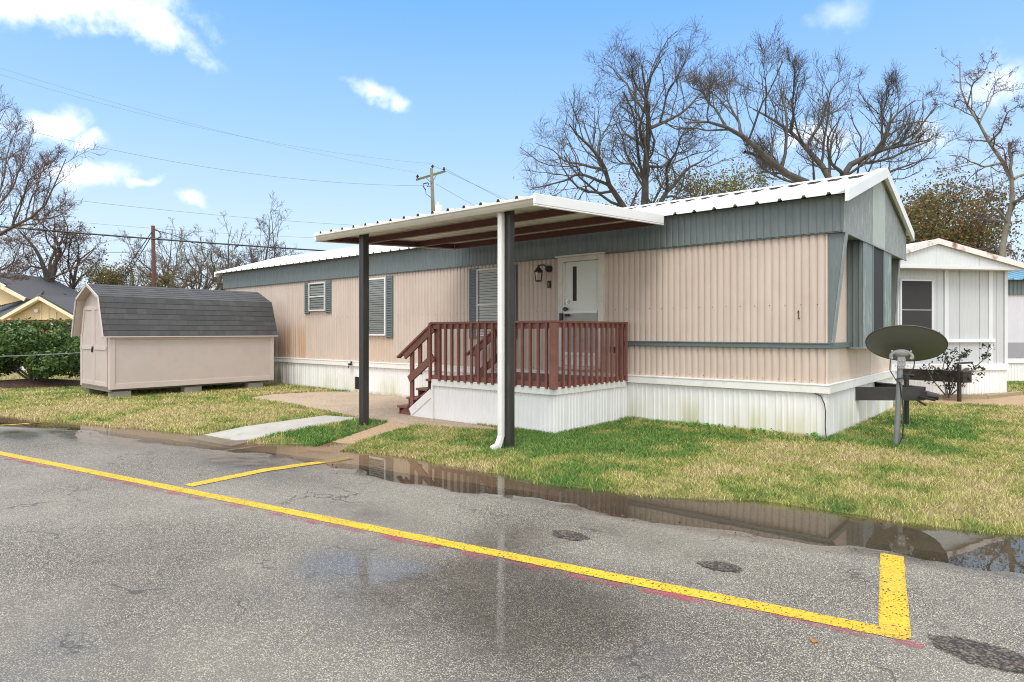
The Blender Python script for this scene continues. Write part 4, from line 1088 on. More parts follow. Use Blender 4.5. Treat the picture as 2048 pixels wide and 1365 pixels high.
for i, (bx, by, lab) in enumerate(((-15.62, 5.05, 'concrete block under the near corner of the shed, lower right of its doors'), (-15.62, 6.57, 'concrete block under the middle of the shed long side'), (-15.62, 8.12, 'concrete block under the far end of the shed beside the tan home'), (-17.25, 5.1, 'concrete block under the shed doors at the left corner'), (-16.45, 6.6, 'concrete block set deep in shade under the middle of the shed'), (-16.45, 8.1, 'concrete block set deep in shade under the far end of the shed'))):
    if b0 is None: b0 = blk.build('concrete_block', M['conc'], bevel=.008); o = b0
    else: o = b0.copy(); C.collection.objects.link(o)
    o.location = (bx, by, 0); o.rotation_euler = (0, 0, (i*.07) % .12-.05)
    tag(o, lab, 'concrete block', 'blocks holding up the shed')

# ---------------------------------------------------------------- satellite dish
DB = Vector((-1.545, 9.24, 0)); 
dsh = thing('satellite_dish', 'grey satellite dish on a bent galvanised mast standing in the lawn', 'satellite dish', tuple(DB))
def rp_(dr, z, dep=0): return Vector((DB.x+RT[0]*dr+FW[0]*dep, DB.y+RT[1]*dr+FW[1]*dep, z))
b = MB(); b.tube([rp_(-.03, -.1), rp_(-.022, .05), rp_(-.005, .30), rp_(.012, .62), rp_(.03, 1.02), rp_(.032, 1.08)], [.031, .031, .032, .034, .032, .032], 14); b.build('mast', M['galv'], dsh, smooth=True)
view = Vector((DB.x, DB.y, 0)).normalized(); rgt = Vector((view.y, -view.x, 0)); zv = Vector((0,0,1))
cen = Vector(at(1811, 689, 8.15))
tl = R(60)
axis_ = (view*math.cos(tl)+zv*math.sin(tl)+rgt*.03).normalized()
uu = (rgt-axis_*rgt.dot(axis_)).normalized(); vv = axis_.cross(uu).normalized()
b = MB(); n, rings = 56, 9; vs = []; fs = []
for layer, off in ((0, 0.), (1, .012)):
    for r in range(rings+1):
        f = r/rings
        for k in range(n):
            a = 2*math.pi*k/n; vs.append(cen+uu*(.44*f*math.cos(a))+vv*(.46*f*math.sin(a))+axis_*(.085*(f*f-1)+off))
for layer in (0, 1):
    o0 = layer*(rings+1)*n
    for r in range(rings):
        for k in range(n):
            q = (o0+r*n+k, o0+r*n+(k+1)%n, o0+(r+1)*n+(k+1)%n, o0+(r+1)*n+k); fs.append(q if layer else q[::-1])
b.add(vs, fs); b.build('reflector', M['dish'], dsh, smooth=True)
b = MB(); b.tube([cen+uu*(.442*math.cos(a))+vv*(.462*math.sin(a))+axis_*.006 for a in [2*math.pi*k/56 for k in range(57)]], .009, 6, cap=False); b.build('rim', M['rim'], dsh, smooth=True)
hub = Vector(at(1803, 716, 8.02)); 
b = MB(); 
b.tube([hub+zv*.012-view*.0, hub+axis_*.06], [.10, .075], 20); b.tube([hub+axis_*.06, hub+axis_*.085], [.075, .02], 20)
pts = [hub-view*.03+rgt*(.115*math.cos(a))+zv*(.075*math.sin(a)+.012) for a in [math.pi*(1.15-1.3*k/12) for k in range(13)]]
b.tube(pts, .022, 8); b.build('mount_ring', M['plast'], dsh, smooth=True)
b = MB(); b.obox(hub+Vector((0,0,-.06))-view*.042, (rgt, view, zv), (.038, .006, .075)); b.obox(hub+Vector((0,0,-.05)), (rgt, view, zv), (.045, .045, .05)); b.build('bracket', M['plast'], dsh, bevel=.004)
b = MB()
for (rx_, rz_) in ((-.10, .085), (.10, .085), (-.065, -.10), (.065, -.10), (-.02, -.03), (.02, -.03), (-.02, -.09), (.02, -.09), (-.10, .0), (.10, .0)):
    p = hub+rgt*rx_+zv*rz_-view*.055; b.tube([p, p+view*.03], .011, 8)
b.build('bolt', M['bolt'], dsh)
b = MB()
b.tube([hub+rgt*-.12+zv*-.02, hub+rgt*-.125+zv*-.16, hub+rgt*-.06+zv*-.28-view*.05, hub+rgt*.0+zv*-.34-view*.05], .007, 6)
b.tube([hub+rgt*.14+zv*-.03, hub+rgt*.13+zv*-.12, hub+rgt*.05+zv*-.24-view*.05, hub+rgt*-.07+zv*-.27-view*.05], .007, 6)
b.tube([hub+rgt*-.02+zv*-.30-view*.05, rp_(.03, .6, -.05), rp_(.045, .35, -.05), rp_(.03, .15, -.05), rp_(-.02, .05, -.05), rp_(-.07, .0, -.02)], .008, 6)
b.build('cable', M['cable'], dsh)

# ---------------------------------------------------------------- neighbouring mobile homes
def rot_home(px, py_base, ang):
    return Vector((*gr(px, py_base), 0))
fa = YAW+R(10.4)                       # heading of its front face
fu = Vector((math.cos(fa), math.sin(fa), 0)); fn = Vector((math.sin(fa), -math.cos(fa), 0))   # along the face, out of it
NP = Vector((*gr(2011, 790), 0)); NW = 3.66
neigh = thing('mobile_home', 'white mobile home with dark screened window and rust-streaked roof edge', 'mobile home', tuple(NP), 'mobile homes of the park')
def nf(s, out, z): return NP-fu*(NW-s)+fn*out+Vector((0,0,z))
NL = 13.
def nsheet(name, s0, s1, z0, z1, out, mat, prof=GAB, per=.10, par=None):
    b = MB(); corr(b, nf(0, out, 0), fu, fn, s0, s1, z0, z1, prof, per); return b.build(name, mat, par or neigh)
cuts = [0, .5, 1.12, 1.82, 2.42, 2.95, 3.42, NW]
for i in range(len(cuts)-1): nsheet('wall_panel', cuts[i]+.004, cuts[i+1]-.004, .70, 2.86, 0, M['nwall'])
b = MB(); P0 = [nf(0, -.02, -.05), nf(NW, -.02, -.05), nf(NW, -.02, 2.9), nf(0, -.02, 2.9)]; b.prism(P0, -fn*NL); b.build('side_wall', M['nwall'], neigh)
def npart(name, s0, s1, o0, o1, z0, z1, mat, par=None, bevel=0.):
    b = MB(); b.obox(nf((s0+s1)/2, (o0+o1)/2, (z0+z1)/2), (fu, fn, (0,0,1)), ((s1-s0)/2, (o1-o0)/2, (z1-z0)/2)); return b.build(name, mat, par or neigh, bevel=bevel)
nsheet('skirting', 0, NW+.01, -.05, .60, .02, M['nskirt'], SKIRT, .4)
npart('skirting_trim', -.02, NW+.03, .0, .055, .575, .72, M['nskirt'], bevel=.004)
npart('eave_board', -.12, NW+.16, -.02, .30, 2.86, 2.93, M['ngable'])
nap = 1.52
b = MB(); 
zg = lambda s: 2.93+.53*(1-abs(s-nap)/((NW+.24-nap) if s > nap else (nap+.3))); 
for (s0, s1) in ((-.1, .5), (.504, nap-.002), (nap+.002, 2.65), (2.654, NW+.16)):
    corr(b, nf(0, .29, 0), fu, fn, s0, s1, 2.90, zg, GAB, .09)
b.build('gable', M['ngable'], neigh)
for (sa, sb) in ((-.22, nap), (NW+.26, nap)):
    b = MB(); pa = nf(sa, .33, zg(sa)+.0); pb = nf(sb, .33, zg(sb)+.0)
    b.prism([pa, pb, pb+Vector((0,0,.05)), pa+Vector((0,0,.05))], -fn*(NL+.4)); b.build('roof', M['nroof'], neigh)
    b = MB(); b.prism([pa+Vector((0,0,-.06)), pb+Vector((0,0,-.06)), pb+Vector((0,0,.06)), pa+Vector((0,0,.06))], fn*.03); b.build('rake_trim', M['nroof'], neigh)
for (s0, s1) in ((2.0, 2.1), (3.18, 3.28), (NW-.05, NW+.03)): npart('trim_strip', s0, s1, .008, .03, .72 if s1 > 3.2 else 1.30, 2.86, M['ngable'])
npart('trim_strip', 2.0, 3.32, .032, .06, 1.22, 1.30, M['nskirt'])
# window pair with dark screens
for (s0, s1) in ((.10, .78), (.87, 1.67)):
    wd = npart('window', s0, s1, .010, .020, 1.22, 2.60, M['screen'])
    b = MB()
    for (a0, a1, z0, z1) in ((s0-.03, s0+.01, 1.19, 2.63), (s1-.01, s1+.03, 1.19, 2.63), (s0, s1, 1.19, 1.22), (s0, s1, 2.60, 2.63)):
        b.obox(nf((a0+a1)/2, .02, (z0+z1)/2), (fu, fn, (0,0,1)), ((a1-a0)/2, .018, (z1-z0)/2))
    b.obox(nf((s0+s1)/2, .022, 1.95), (fu, fn, (0,0,1)), ((s1-s0)/2, .004, .006)); b.build('frame', M['ngable'], wd)
# its tow hitch
b = MB()
hp = Vector(at(1925, 772, 13.3)); hp.z = .52
for s0 in (.9, 2.6):
    p = nf(s0, .03, .52); b.bar(p, hp, .07, .24)
b.obox(hp, (fu, fn, (0,0,1)), (.10, .12, .11)); b.tube([hp, hp+fn*.14+fu*.05], [.07, .05], 10); b.bar(hp+Vector((-.15,0,.10)), hp+Vector((.18,0.05,.06)), .05, .03)
nh = b.build('tow_hitch', M['rust'], neigh)
b = MB(); p = hp-fu*.08; b.tube([Vector((p.x, p.y, -.03)), Vector((p.x, p.y, .78))], .04, 8); b.bar(Vector((p.x, p.y, .80))-fu*.1, Vector((p.x, p.y, .82))+fu*.32, .04, .035); b.build('jack', M['rust'], nh)

third_p = Vector((*gr(2016, 765), 0))
third = thing('mobile_home', 'lilac-grey mobile home with blue ribbed metal roof at the right edge', 'mobile home', tuple(third_p), 'mobile homes of the park')
tu = Vector((math.cos(YAW+.05), math.sin(YAW+.05), 0)); tn = Vector((tu.y, -tu.x, 0))
def tf(s, o, z): return third_p+tu*s+tn*o+Vector((0,0,z))
def tbox(name, s0, s1, o0, o1, z0, z1, mat, par=None):
    b = MB(); b.obox(tf((s0+s1)/2, (o0+o1)/2, (z0+z1)/2), (tu, tn, (0,0,1)), ((s1-s0)/2, (o1-o0)/2, (z1-z0)/2)); return b.build(name, mat, par or third)
TS0, TS1 = -1.8, 9
b = MB(); corr(b, tf(0, 0, 0), tu, tn, TS0, TS1, .62, 2.55, GAB, .12); b.build('wall', M['lilac'], third)
tbox('body', TS0, TS1, -4, -.02, -.05, 2.6, M['lilac'])
b = MB(); corr(b, tf(0, .03, 0), tu, tn, TS0, TS1, 2.53, 2.97, SIDING, .12); b.build('fascia', M['teal'], third)
b = MB(); corr(b, tf(0, .02, 0), tu, tn, TS0, TS1, -.05, .58, SKIRT, .4); b.build('skirting', M['nskirt'], third)
tbox('skirting_trim', TS0, TS1, .0, .06, .56, .68, M['nskirt'])
tbox('window', -.6, 2.2, .005, .03, .72, 1.15, M['lilacd'])
b = MB(); 
cols = []; s = TS0-.2
while s < TS1: cols += [(s, 0), (s+.11, 0), (s+.125, .035), (s+.16, .035), (s+.175, 0)]; s += .3
vs = []; fs = []
for s, h in cols: vs += [tf(s, .25, 2.95+h), tf(s, -2.2, 3.62+h)]
for i in range(len(cols)-1): fs.append((2*i, 2*i+2, 2*i+3, 2*i+1))
b.add(vs, fs); b.build('roof', M['blue'], third)
# timber edging round the planting bed
b = MB(); e0 = Vector((*gr(1838, 800), 0)); e1 = Vector((*gr(1972, 799), 0)); e2 = Vector((*gr(2040, 791), 0))
b.bar(e0+Vector((-1.6,-1.4,.04)), e0+Vector((0,0,.04)), .1, .12); b.bar(e0+Vector((0,0,.045)), e1+Vector((0,0,.045)), .1, .12); b.bar(e1+Vector((0,0,.04)), e2+Vector((0,0,.04)), .1, .11)
tag(b.build('garden_edging', M['timber'], loc=tuple(e0), bevel=.01), 'low weathered timber edging in front of the white home skirting', 'garden edging')

# ---------------------------------------------------------------- far houses at the left
hs = thing('suburban_house', 'beige gabled house with red brick base and dark roof beyond the hedge', 'house', (-43, 10.5, 0))
hu = Vector((RT[0], RT[1], 0)); hn = Vector((-FW[0], -FW[1], 0))
def hat(px, py, d=36): return Vector(at(px, py, d))
def facade(pts, d, depth, mat, name, ofs=0):
    b = MB(); b.prism([hat(p, q, d) for p, q in pts], Vector((FW[0], FW[1], 0))*depth); return b.build(name, mat, hs)
facade([(-260,640), (150,640), (80,600), (10,640)][1:], 36, .2, M['hbeige'], 'gable')
facade([(-30,640), (145,640), (145,700), (-30,700)], 36.1, 8, M['brick'], 'brick_wall')
for (p, q) in (((80,596), (154,638)), ((80,596), (6,638))):
    b = MB(); b.bar(hat(*p, 35.6), hat(*q, 35.6), .3, .16); b.build('rake_board', M['htrim'], hs)
    b = MB(); a_, c_ = hat(*p, 35.5)+Vector((0,0,.09)), hat(*q, 35.5)+Vector((0,0,.09)); b.prism([a_, c_, c_+Vector((0,0,.08)), a_+Vector((0,0,.08))], Vector((FW[0], FW[1], 0))*9); b.build('roof', M['hshing'], hs)
b = MB()
for k in range(9):
    pxx = 22+k*15; zt_ = 600+abs(pxx-80)*.57+6
    if zt_ < 632: b.bar(hat(pxx, 637, 35.97), hat(pxx, zt_, 35.97), .03, .05, (FW[0], FW[1], 0))
b.build('batten', M['htrim'], hs)
b = MB(); b.tube([hat(72, 622, 35.9), hat(72, 622, 35.75)], .10, 10); b.build('gable_vent', M['cream'], hs)
b = MB(); b.prism([hat(*p, 40) for p in ((-160,648), (48,600), (-10,570), (-60,545), (-160,600))], Vector((FW[0], FW[1], 0))*.3); b.build('gable', M['hbeige'], hs)
b = MB(); b.bar(hat(-60, 540, 39.6), hat(54, 600, 39.6), .4, .22); b.build('rake_board', M['htrim'], hs)
b = MB(); b.prism([hat(-60, 538, 39.5), hat(57, 598, 39.5), hat(57, 603, 39.5), hat(-60, 543, 39.5)], Vector((FW[0], FW[1], 0))*7); b.build('roof', M['hshing'], hs)
b = MB(); a_ = [hat(-20, 645, 37), hat(75, 598, 37), hat(90, 578, 44), hat(-10, 620, 44)]; b.add(a_, [(0,1,2,3)]); b.build('roof', M['hshing'], hs)
hs2 = thing('suburban_house', 'house with broad dark grey hip roof behind the beige gable', 'house', tuple(Vector((*at(140, 664, 44)[:2], 0))))
b = MB(); P = [hat(60, 645, 42), hat(330, 645, 42), hat(330, 645, 56), hat(60, 645, 56), hat(185, 574, 48), hat(290, 574, 49)]
P = [hat(84, 645, 42), hat(330, 645, 42), hat(380, 640, 58), hat(60, 640, 58), hat(178, 574, 48), hat(270, 574, 48)]
b.add(P, [(0,1,5,4), (1,2,5), (2,3,4,5), (3,0,4)]); b.build('roof', M['hshing'], hs2)
b = MB(); b.prism([hat(100, 644, 43), hat(320, 644, 43), hat(320, 690, 43), hat(100, 690, 43)], Vector((FW[0], FW[1], 0))*10); b.build('wall', M['brick'], hs2)
b = MB(); p = hat(128, 598, 44.2); b.tube([p+Vector((0,0,-.3)), p+Vector((0,0,.35))], .12, 8); b.build('vent_pipe', M['hshing'], hs2)

# ---------------------------------------------------------------- poles and wires
up_ = thing('utility_pole', 'weathered wooden power pole with tilted crossarm and white transformer', 'utility pole', tuple(Vector((*at(868, 664, 38)[:2], 0))))
pd = 38
def pp(px, py, d=pd): return Vector(at(px, py, d))
b = MB(); b.tube([Vector((*pp(870, 664)[:2], -.2)), pp(866, 420), pp(863, 337)], [.15, .115, .09], 12); b.build('pole', M['poleg'], up_, smooth=True)
b = MB(); b.bar(pp(833, 360, pd-.15), pp(890, 343, pd-.15+1.2), .10, .13); b.build('crossarm', M['poleg'], up_)
b = MB(); b.bar(pp(852, 356, pd-.1), pp(863, 367, pd-.1), .03, .04); b.bar(pp(873, 350, pd), pp(864, 366, pd-.1), .03, .04); b.build('brace', M['wire'], up_)
for (px, py, dd_) in ((835, 352, pd-.15), (888, 337, pd+1.0), (865, 332, pd)):
    p = pp(px, py, dd_); b = MB(); b.lathe([(.02,-.14),(.05,-.10),(.09,-.06),(.09,-.03),(.05,.0),(.06,.03),(.04,.07),(.0,.08)], p, 10); b.build('insulator', M['insul'], up_)
b = MB(); b.tube([pp(856, 366), pp(847, 368), pp(846, 372), pp(850, 379), pp(852, 379)], .035, 6); b.tube([pp(858, 366), pp(855, 374), pp(862, 374)], .03, 6); b.tube([pp(851, 380), pp(852, 388), pp(862, 396)], .018, 5); b.build('cutout_switch', M['insul'], up_)
p = pp(876, 425, pd+.2); b = MB(); b.lathe([(.0,-.55),(.26,-.55),(.27,-.5),(.27,.32),(.22,.40),(.08,.43),(.05,.50),(.05,.62),(.0,.63)], p, 16); b.build('transformer', M['xform'], up_, smooth=True)
def wire(name, pts_px, r, mat, label, sag=.0, n=14, cat='power line', grp=None):
    """pts_px: two (px, py, depth) ends with a slack sag in metres"""
    a_, c_ = Vector(at(*pts_px[0])), Vector(at(*pts_px[1])); P = []
    for k in range(n+1):
        f = k/n; q = a_.lerp(c_, f); q.z -= sag*4*f*(1-f); P.append(q)
    b = MB(); b.tube(P, r, 5); return tag(b.build(name, mat, loc=tuple(P[0])), label, cat, grp)
WG = 'overhead wires'
wire('power_line', ((-200, 436, 19), (900, 516, 27)), .028, M['cable'], 'thick black overhead cable passing the short brown pole', .1, grp=WG)
wire('power_line', ((-200, 70, 30), (835, 346, pd-.15)), .0055, M['wire'], 'topmost faint wire crossing the upper left sky to the power pole', .6, grp=WG)
wire('power_line', ((-200, 84, 29), (865, 328, pd)), .0055, M['wire'], 'second faint wire from the top crossing the left sky', .9, grp=WG)
wire('power_line', ((-200, 192, 28), (860, 372, pd)), .008, M['wire'], 'thin wire crossing the small clouds in the left sky', 1.0, grp=WG)
wire('power_line', ((-50, 376, 40), (900, 458, 60)), .011, M['wire'], 'thin wire low in the left sky just above the far tree tops', .5, grp=WG)
wire('power_line', ((-50, 425, 45), (900, 482, 62)), .010, M['wire'], 'lowest thin wire level with the top of the short brown pole', .5, grp=WG)
wire('power_line', ((0, 455, 34), (303, 502, 26)), .012, M['wire'], 'thin drop wire reaching the short brown pole from the left', .5, grp=WG)
wire('power_line', ((866, 331, pd), (1300, 520, 70)), .010, M['wire'], 'upper faint wire running right from the power pole top', .2, grp=WG)
wire('power_line', ((890, 338, pd+1), (1300, 545, 70)), .010, M['wire'], 'middle faint wire running right from the crossarm end', .2, grp=WG)
wire('power_line', ((872, 368, pd), (1080, 470, 44)), .010, M['wire'], 'faint wire dropping right from below the crossarm', .2, grp=WG)
bp = thing('short_pole', 'short dark reddish-brown wooden pole rising behind the shed roof', 'pole', tuple(Vector((*at(308, 664, 25)[:2], 0))))
b = MB(); b.tube([Vector((*at(310, 664, 25)[:2], -.1)), Vector(at(306, 452, 25))], [.085, .068], 10); b.build('pole', M['poler'], bp, smooth=True)
b = MB(); b.tube([Vector(at(308, 458, 24.9)), Vector(at(316, 462, 24.9)), Vector(at(322, 468, 24.9)), Vector(at(321, 475, 24.9)), Vector(at(312, 478, 24.9))], .022, 6); b.tube([Vector(at(310, 461, 24.9)), Vector(at(345, 470, 25.5)), Vector(at(420, 500, 28))], .014, 5); b.build('wire_loop', M['cable'], bp)
for (a_, c_, lb) in (((304, 464), (236, 562), 'upper of the two guy wires slanting left from the short brown pole'), ((302, 474), (246, 566), 'lower of the two guy wires slanting left from the short brown pole')):
    wire('guy_wire', ((*a_, 24.9), (*c_, 24.9)), .017, M['cable'], lb, .0, 4, 'guy wire', 'guy wires of the short pole')
wire('cable_rail', ((-120, 716, 14.6), (162, 706, 15.3)), .011, M['wire'], 'grey-green cable stretched level in front of the hedge up to the shed', .02, 8, 'cable')

# ---------------------------------------------------------------- trees
def tubes(P, Rr, n):
    """P (N,K,3), R (N,K) -> verts, quads of n-sided tapered tubes"""
    N, K, _ = P.shape
    T = np.gradient(P, axis=1); T /= np.linalg.norm(T, axis=2, keepdims=True)+1e-9
    ref = np.where(np.abs(T[:, :1, 2:3]) < .8, np.array([0, 0, 1.]), np.array([1., 0, 0]))
    A = np.cross(T, np.broadcast_to(ref, T.shape)); A /= np.linalg.norm(A, axis=2, keepdims=True)+1e-9
    B = np.cross(T, A)
    an = np.arange(n)*2*np.pi/n
    V = P[:, :, None, :]+Rr[:, :, None, None]*(A[:, :, None, :]*np.cos(an)[None, None, :, None]+B[:, :, None, :]*np.sin(an)[None, None, :, None])
    V = V.reshape(-1, 3)
    base = (np.arange(N)*K*n)[:, None, None]+(np.arange(K-1)*n)[None, :, None]
    j = np.arange(n)[None, None, :]; j2 = (j+1) % n
    q = np.stack([base+j, base+j2, base+n+j2, base+n+j], -1).reshape(-1, 4)
    return V, q
def resample(pts, K):
    P = np.array(pts, float); d = np.r_[0, np.cumsum(np.linalg.norm(np.diff(P, axis=0), axis=1))]
    # Catmull-like smoothing through dense linear sampling
    t = np.linspace(0, d[-1], K*4); Q = np.stack([np.interp(t, d, P[:, i]) for i in range(3)], 1)
    k = np.ones(7)/7; Qs = np.stack([np.convolve(np.pad(Q[:, i], 3, mode='edge'), k, 'valid') for i in range(3)], 1); Qs[0] = P[0]; Qs[-1] = P[-1]
    return Qs[np.linspace(0, len(Qs)-1, K).astype(int)]
def children(P, Rr, m, ratio, rs, t0=.2, ang=(30, 65), upb=.25, K=5, wig=.22, minr=.006, rscale=.55, lmax=9., lmin=0., rg=None):
    """sprout m twigs from every branch of (P, R)"""
    N, K0, _ = P.shape
    t = t0+(1-t0)*(np.arange(m)[None, :]+rs.random((N, m)))/m; t = np.clip(t, 0, .985)
    L = np.linalg.norm(np.diff(P, axis=1), axis=2).sum(1)
    u = t*(K0-1); i = np.clip(u.astype(int), 0, K0-2); f = (u-i)[..., None]
    n = np.arange(N)[:, None]
    S = P[n, i]*(1-f)+P[n, i+1]*f; rad = Rr[n, i]*(1-f[..., 0])+Rr[n, i+1]*f[..., 0]
    D = P[n, i+1]-P[n, i]; D /= np.linalg.norm(D, axis=2, keepdims=True)+1e-9
    rv = rs.normal(size=S.shape); rv -= (rv*D).sum(2, keepdims=True)*D; rv /= np.linalg.norm(rv, axis=2, keepdims=True)+1e-9
    a = np.radians(ang[0]+(ang[1]-ang[0])*rs.random((N, m, 1)))
    dr = D*np.cos(a)+rv*np.sin(a); dr[..., 2] += upb; dr /= np.linalg.norm(dr, axis=2, keepdims=True)
    ln = np.clip(L[:, None]*ratio*(1.12-.72*t)*(.55+.75*rs.random((N, m))), lmin, lmax)
    M_ = N*m; S = S.reshape(M_, 3); dr = dr.reshape(M_, 3); ln = ln.reshape(M_); rad = rad.reshape(M_)
    pts = [S]; cur = S
    for k in range(K-1):
        dr = dr+rs.normal(size=dr.shape)*wig; dr[:, 2] += upb*.25; dr /= np.linalg.norm(dr, axis=1, keepdims=True)
        cur = cur+dr*(ln/(K-1))[:, None]; pts.append(cur)
    Pn = np.stack(pts, 1)
    r0 = np.clip(np.minimum(rad*rscale, ln*.018+.004), minr, None)
    Rn = r0[:, None]*np.linspace(1, .45, K)[None, :]; Rn = np.maximum(Rn, minr*.7)
    return Pn, Rn
def leaves(P, n, size, rs, spread=.12):
    """n leaf quads scattered along the outer half of branches P"""
    N, K, _ = P.shape
    b = rs.integers(0, N, n); u = (K-1)*(.35+.65*rs.random(n)); i = np.clip(u.astype(int), 0, K-2); f = (u-i)[:, None]
    c = P[b, i]*(1-f)+P[b, i+1]*f+rs.normal(size=(n, 3))*spread
    a = rs.normal(size=(n, 3)); a /= np.linalg.norm(a, axis=1, keepdims=True); q = rs.normal(size=(n, 3)); q = np.cross(a, q); q /= np.linalg.norm(q, axis=1, keepdims=True)
    s = (size*(.6+.8*rs.random(n)))[:, None]
    V = np.stack([c-a*s, c+q*s*.5, c+a*s, c-q*s*.5], 1).reshape(-1, 3)
    return V, np.arange(4*n).reshape(n, 4)
def tree(name, label, cat, base, limbs, seed, levels, trunk_mat='bark', twig_mat='twig', leaf=None, group=None, minr=.005, depthvar=.22):
    """limbs: list of (points, r0, r1) in world coordinates"""
    rs = np.random.default_rng(seed)
    th = thing(name, label, cat, base, group)
    LP = np.stack([resample(p, 14) for p, _, _ in limbs]); 
    LR = np.stack([np.linspace(r0, r1, 14) for _, r0, r1 in limbs])
    jit = rs.normal(size=(LP.shape[0], 20, 3)); kk = np.array([.25, .5, .25]); jit = np.apply_along_axis(lambda v: np.convolve(np.convolve(v, kk, 'same'), kk, 'same'), 1, jit)[:, 3:17]
    jit = (jit-jit[:, :1])*.028*np.linalg.norm(LP[:, -1]-LP[:, 0], axis=1)[:, None, None]*np.minimum(1, np.arange(14)/5)[None, :, None]
    LP = LP+jit; LR = LR*.85
    # every limb grows out of the nearest earlier limb
    F3 = np.array([FW[0], FW[1], 0]); R3 = np.array([RT[0], RT[1], 0])
    def scr(p): dd = p@F3; return np.stack([p@R3/dd, (p[..., 2]-H)/dd], -1)
    for i in range(1, len(LP)):
        prev = LP[:i, 1:-1].reshape(-1, 3); pr = LR[:i, 1:-1].reshape(-1); k = np.argmin(np.linalg.norm(scr(prev)-scr(LP[i, 0]), axis=1)+.01*np.linalg.norm(prev-LP[i, 0], axis=1)/max(1, np.linalg.norm(LP[i, 0])))
        if np.linalg.norm(scr(prev)[k]-scr(LP[i, 0])) < .045:
            sh = prev[k]-LP[i, 0]; LP[i] += sh*np.linspace(1, 0, 14)[:, None]**1.5
            LR[i] *= min(1, pr[k]*.8/LR[i, 0])
    V, q = tubes(LP, LR, 8); raw_mesh('trunk', V, quads=q, mat=M[trunk_mat], parent=th, smooth=True)
    P, Rr = LP, LR; Vs = []; Qs = []; o = 0; last = P
    for li, lv in enumerate(levels):
        P, Rr = children(P, Rr, rs=rs, minr=minr, **lv)
        V, q = tubes(P, Rr, 4 if li == 0 else 3); Vs.append(V); Qs.append(q+o); o += len(V); last = P
    raw_mesh('crown', np.concatenate(Vs), quads=np.concatenate(Qs), mat=M[twig_mat], parent=th)
    for lf in (leaf or []):
        n, size, mt, sp = lf[:4]; Pl = last
        if len(lf) > 4: Pl = last[lf[4](last[:, 0])]
        if len(Pl) == 0: continue
        V, q = leaves(Pl, n, size, rs, sp); raw_mesh('foliage', V, quads=q, mat=M[mt], parent=th)
    return th
def pl(pts, d, dd, rs):
    """polyline traced at depth d drifting to d+dd"""
    n = len(pts); return [at(p, q, d+dd*k/max(1, n-1)) for k, (p, q) in enumerate(pts)]
def zc(pts): return [(1000+a_/1.954, 40+c_/1.954) for a_, c_ in pts]
OG = 'bare trees behind the home'
# left of the two big oaks
dA = 25.
rs_ = np.random.default_rng(3)
LA = [([(555,1000),(565,720),(590,600),(612,480),(610,380),(600,300),(585,240),(570,170)], .26, .035, -2),
      ([(612,450),(640,430),(690,380),(740,340),(790,290),(835,235),(865,175)], .11, .02, 2.5), ([(612,410),(640,320),(670,270),(700,220),(735,150),(752,95)], .11, .015, -1.5), ([(605,370),(560,320),(510,270),(470,230),(435,190),(405,155)], .09, .015, 2),
      ([(550,900),(460,730),(420,660),(390,590),(370,540),(340,500),(300,440),(265,395)], .20, .025, -3), ([(390,590),(330,580),(270,560),(210,520),(150,480)], .08, .015, 1.5), ([(410,640),(340,610),(270,610),(200,640),(120,665)], .08, .015, -2.5), ([(372,545),(375,470),(385,400),(380,335)], .09, .015, 2),
      ([(570,900),(625,710),(640,650),(690,610),(740,580),(800,540),(850,500)], .17, .02, 3), ([(638,650),(650,560),(690,500),(720,450),(790,400)], .10, .02, -3), ([(600,300),(540,250),(520,210),(505,165)], .06, .012, -2), ([(610,480),(540,450),(480,430),(440,350)], .08, .015, 3), ([(590,600),(650,590),(700,520),(760,500)], .07, .015, 2), ([(580,640),(520,560),(470,560),(430,500)], .07, .015, -2)]
lim = [(pl(zc(p), dA, dd, rs_), r0, r1) for p, r0, r1, dd in LA]
LV = [dict(m=10, ratio=.55, t0=.18, ang=(30,65), upb=.20, K=7, lmax=4.5, wig=.2), dict(m=7, ratio=.52, t0=.2, ang=(28,65), upb=.12, K=6, wig=.2), dict(m=5, ratio=.58, t0=.1, ang=(25,60), upb=.12, K=5, wig=.2, lmin=.4)]
tree('oak_tree', 'large bare oak behind the canopy end, broad crown left of the big pair', 'tree', tuple(Vector((*at(1280, 664, dA)[:2], 0))), lim, 5, LV, group=OG,
     leaf=[(160, .05, 'brownleaf', .1)])
# right of the two
dB = 21.
LB = [([(1330,1000),(1320,780),(1210,615),(1150,580),(1090,550),(1040,520),(990,480),(950,440),(890,410),(830,390),(740,390)], .24, .03, -2), ([(1110,560),(1060,545),(1000,527),(948,515)], .09, .05, -1),
      ([(1340,800),(1290,605),(1240,540),(1190,490),(1140,450),(1090,410),(1040,370),(995,335)], .20, .04, 2), ([(1140,455),(1152,380),(1145,300),(1150,230),(1156,150)], .09, .02, 0), ([(1190,490),(1230,430),(1250,360),(1290,290),(1345,225)], .09, .015, 2.5),
      ([(1345,800),(1330,600),(1390,580),(1430,550),(1470,480),(1500,420),(1540,380),(1600,330)], .16, .02, 1.5), ([(1430,550),(1510,510),(1580,490),(1665,470)], .08, .015, -2), ([(1470,480),(1490,380),(1510,300),(1525,255)], .08, .015, 0), ([(950,440),(920,380),(880,300),(865,245)], .07, .015, 2), ([(1040,370),(1035,300),(1032,240),(1015,200)], .06, .012, -2),
      ([(1330,610),(1320,560),(1290,520),(1300,440),(1330,380)], .08, .015, -2.5), ([(1360,760),(1450,650),(1530,600),(1610,570),(1700,560)], .10, .015, 2), ([(890,410),(840,340),(790,300),(760,270)], .05, .012, -2), ([(1150,580),(1060,590),(1000,600)], .06, .015, 2)]
lim = [(pl(zc(p), dB, dd, rs_), r0, r1) for p, r0, r1, dd in LB]
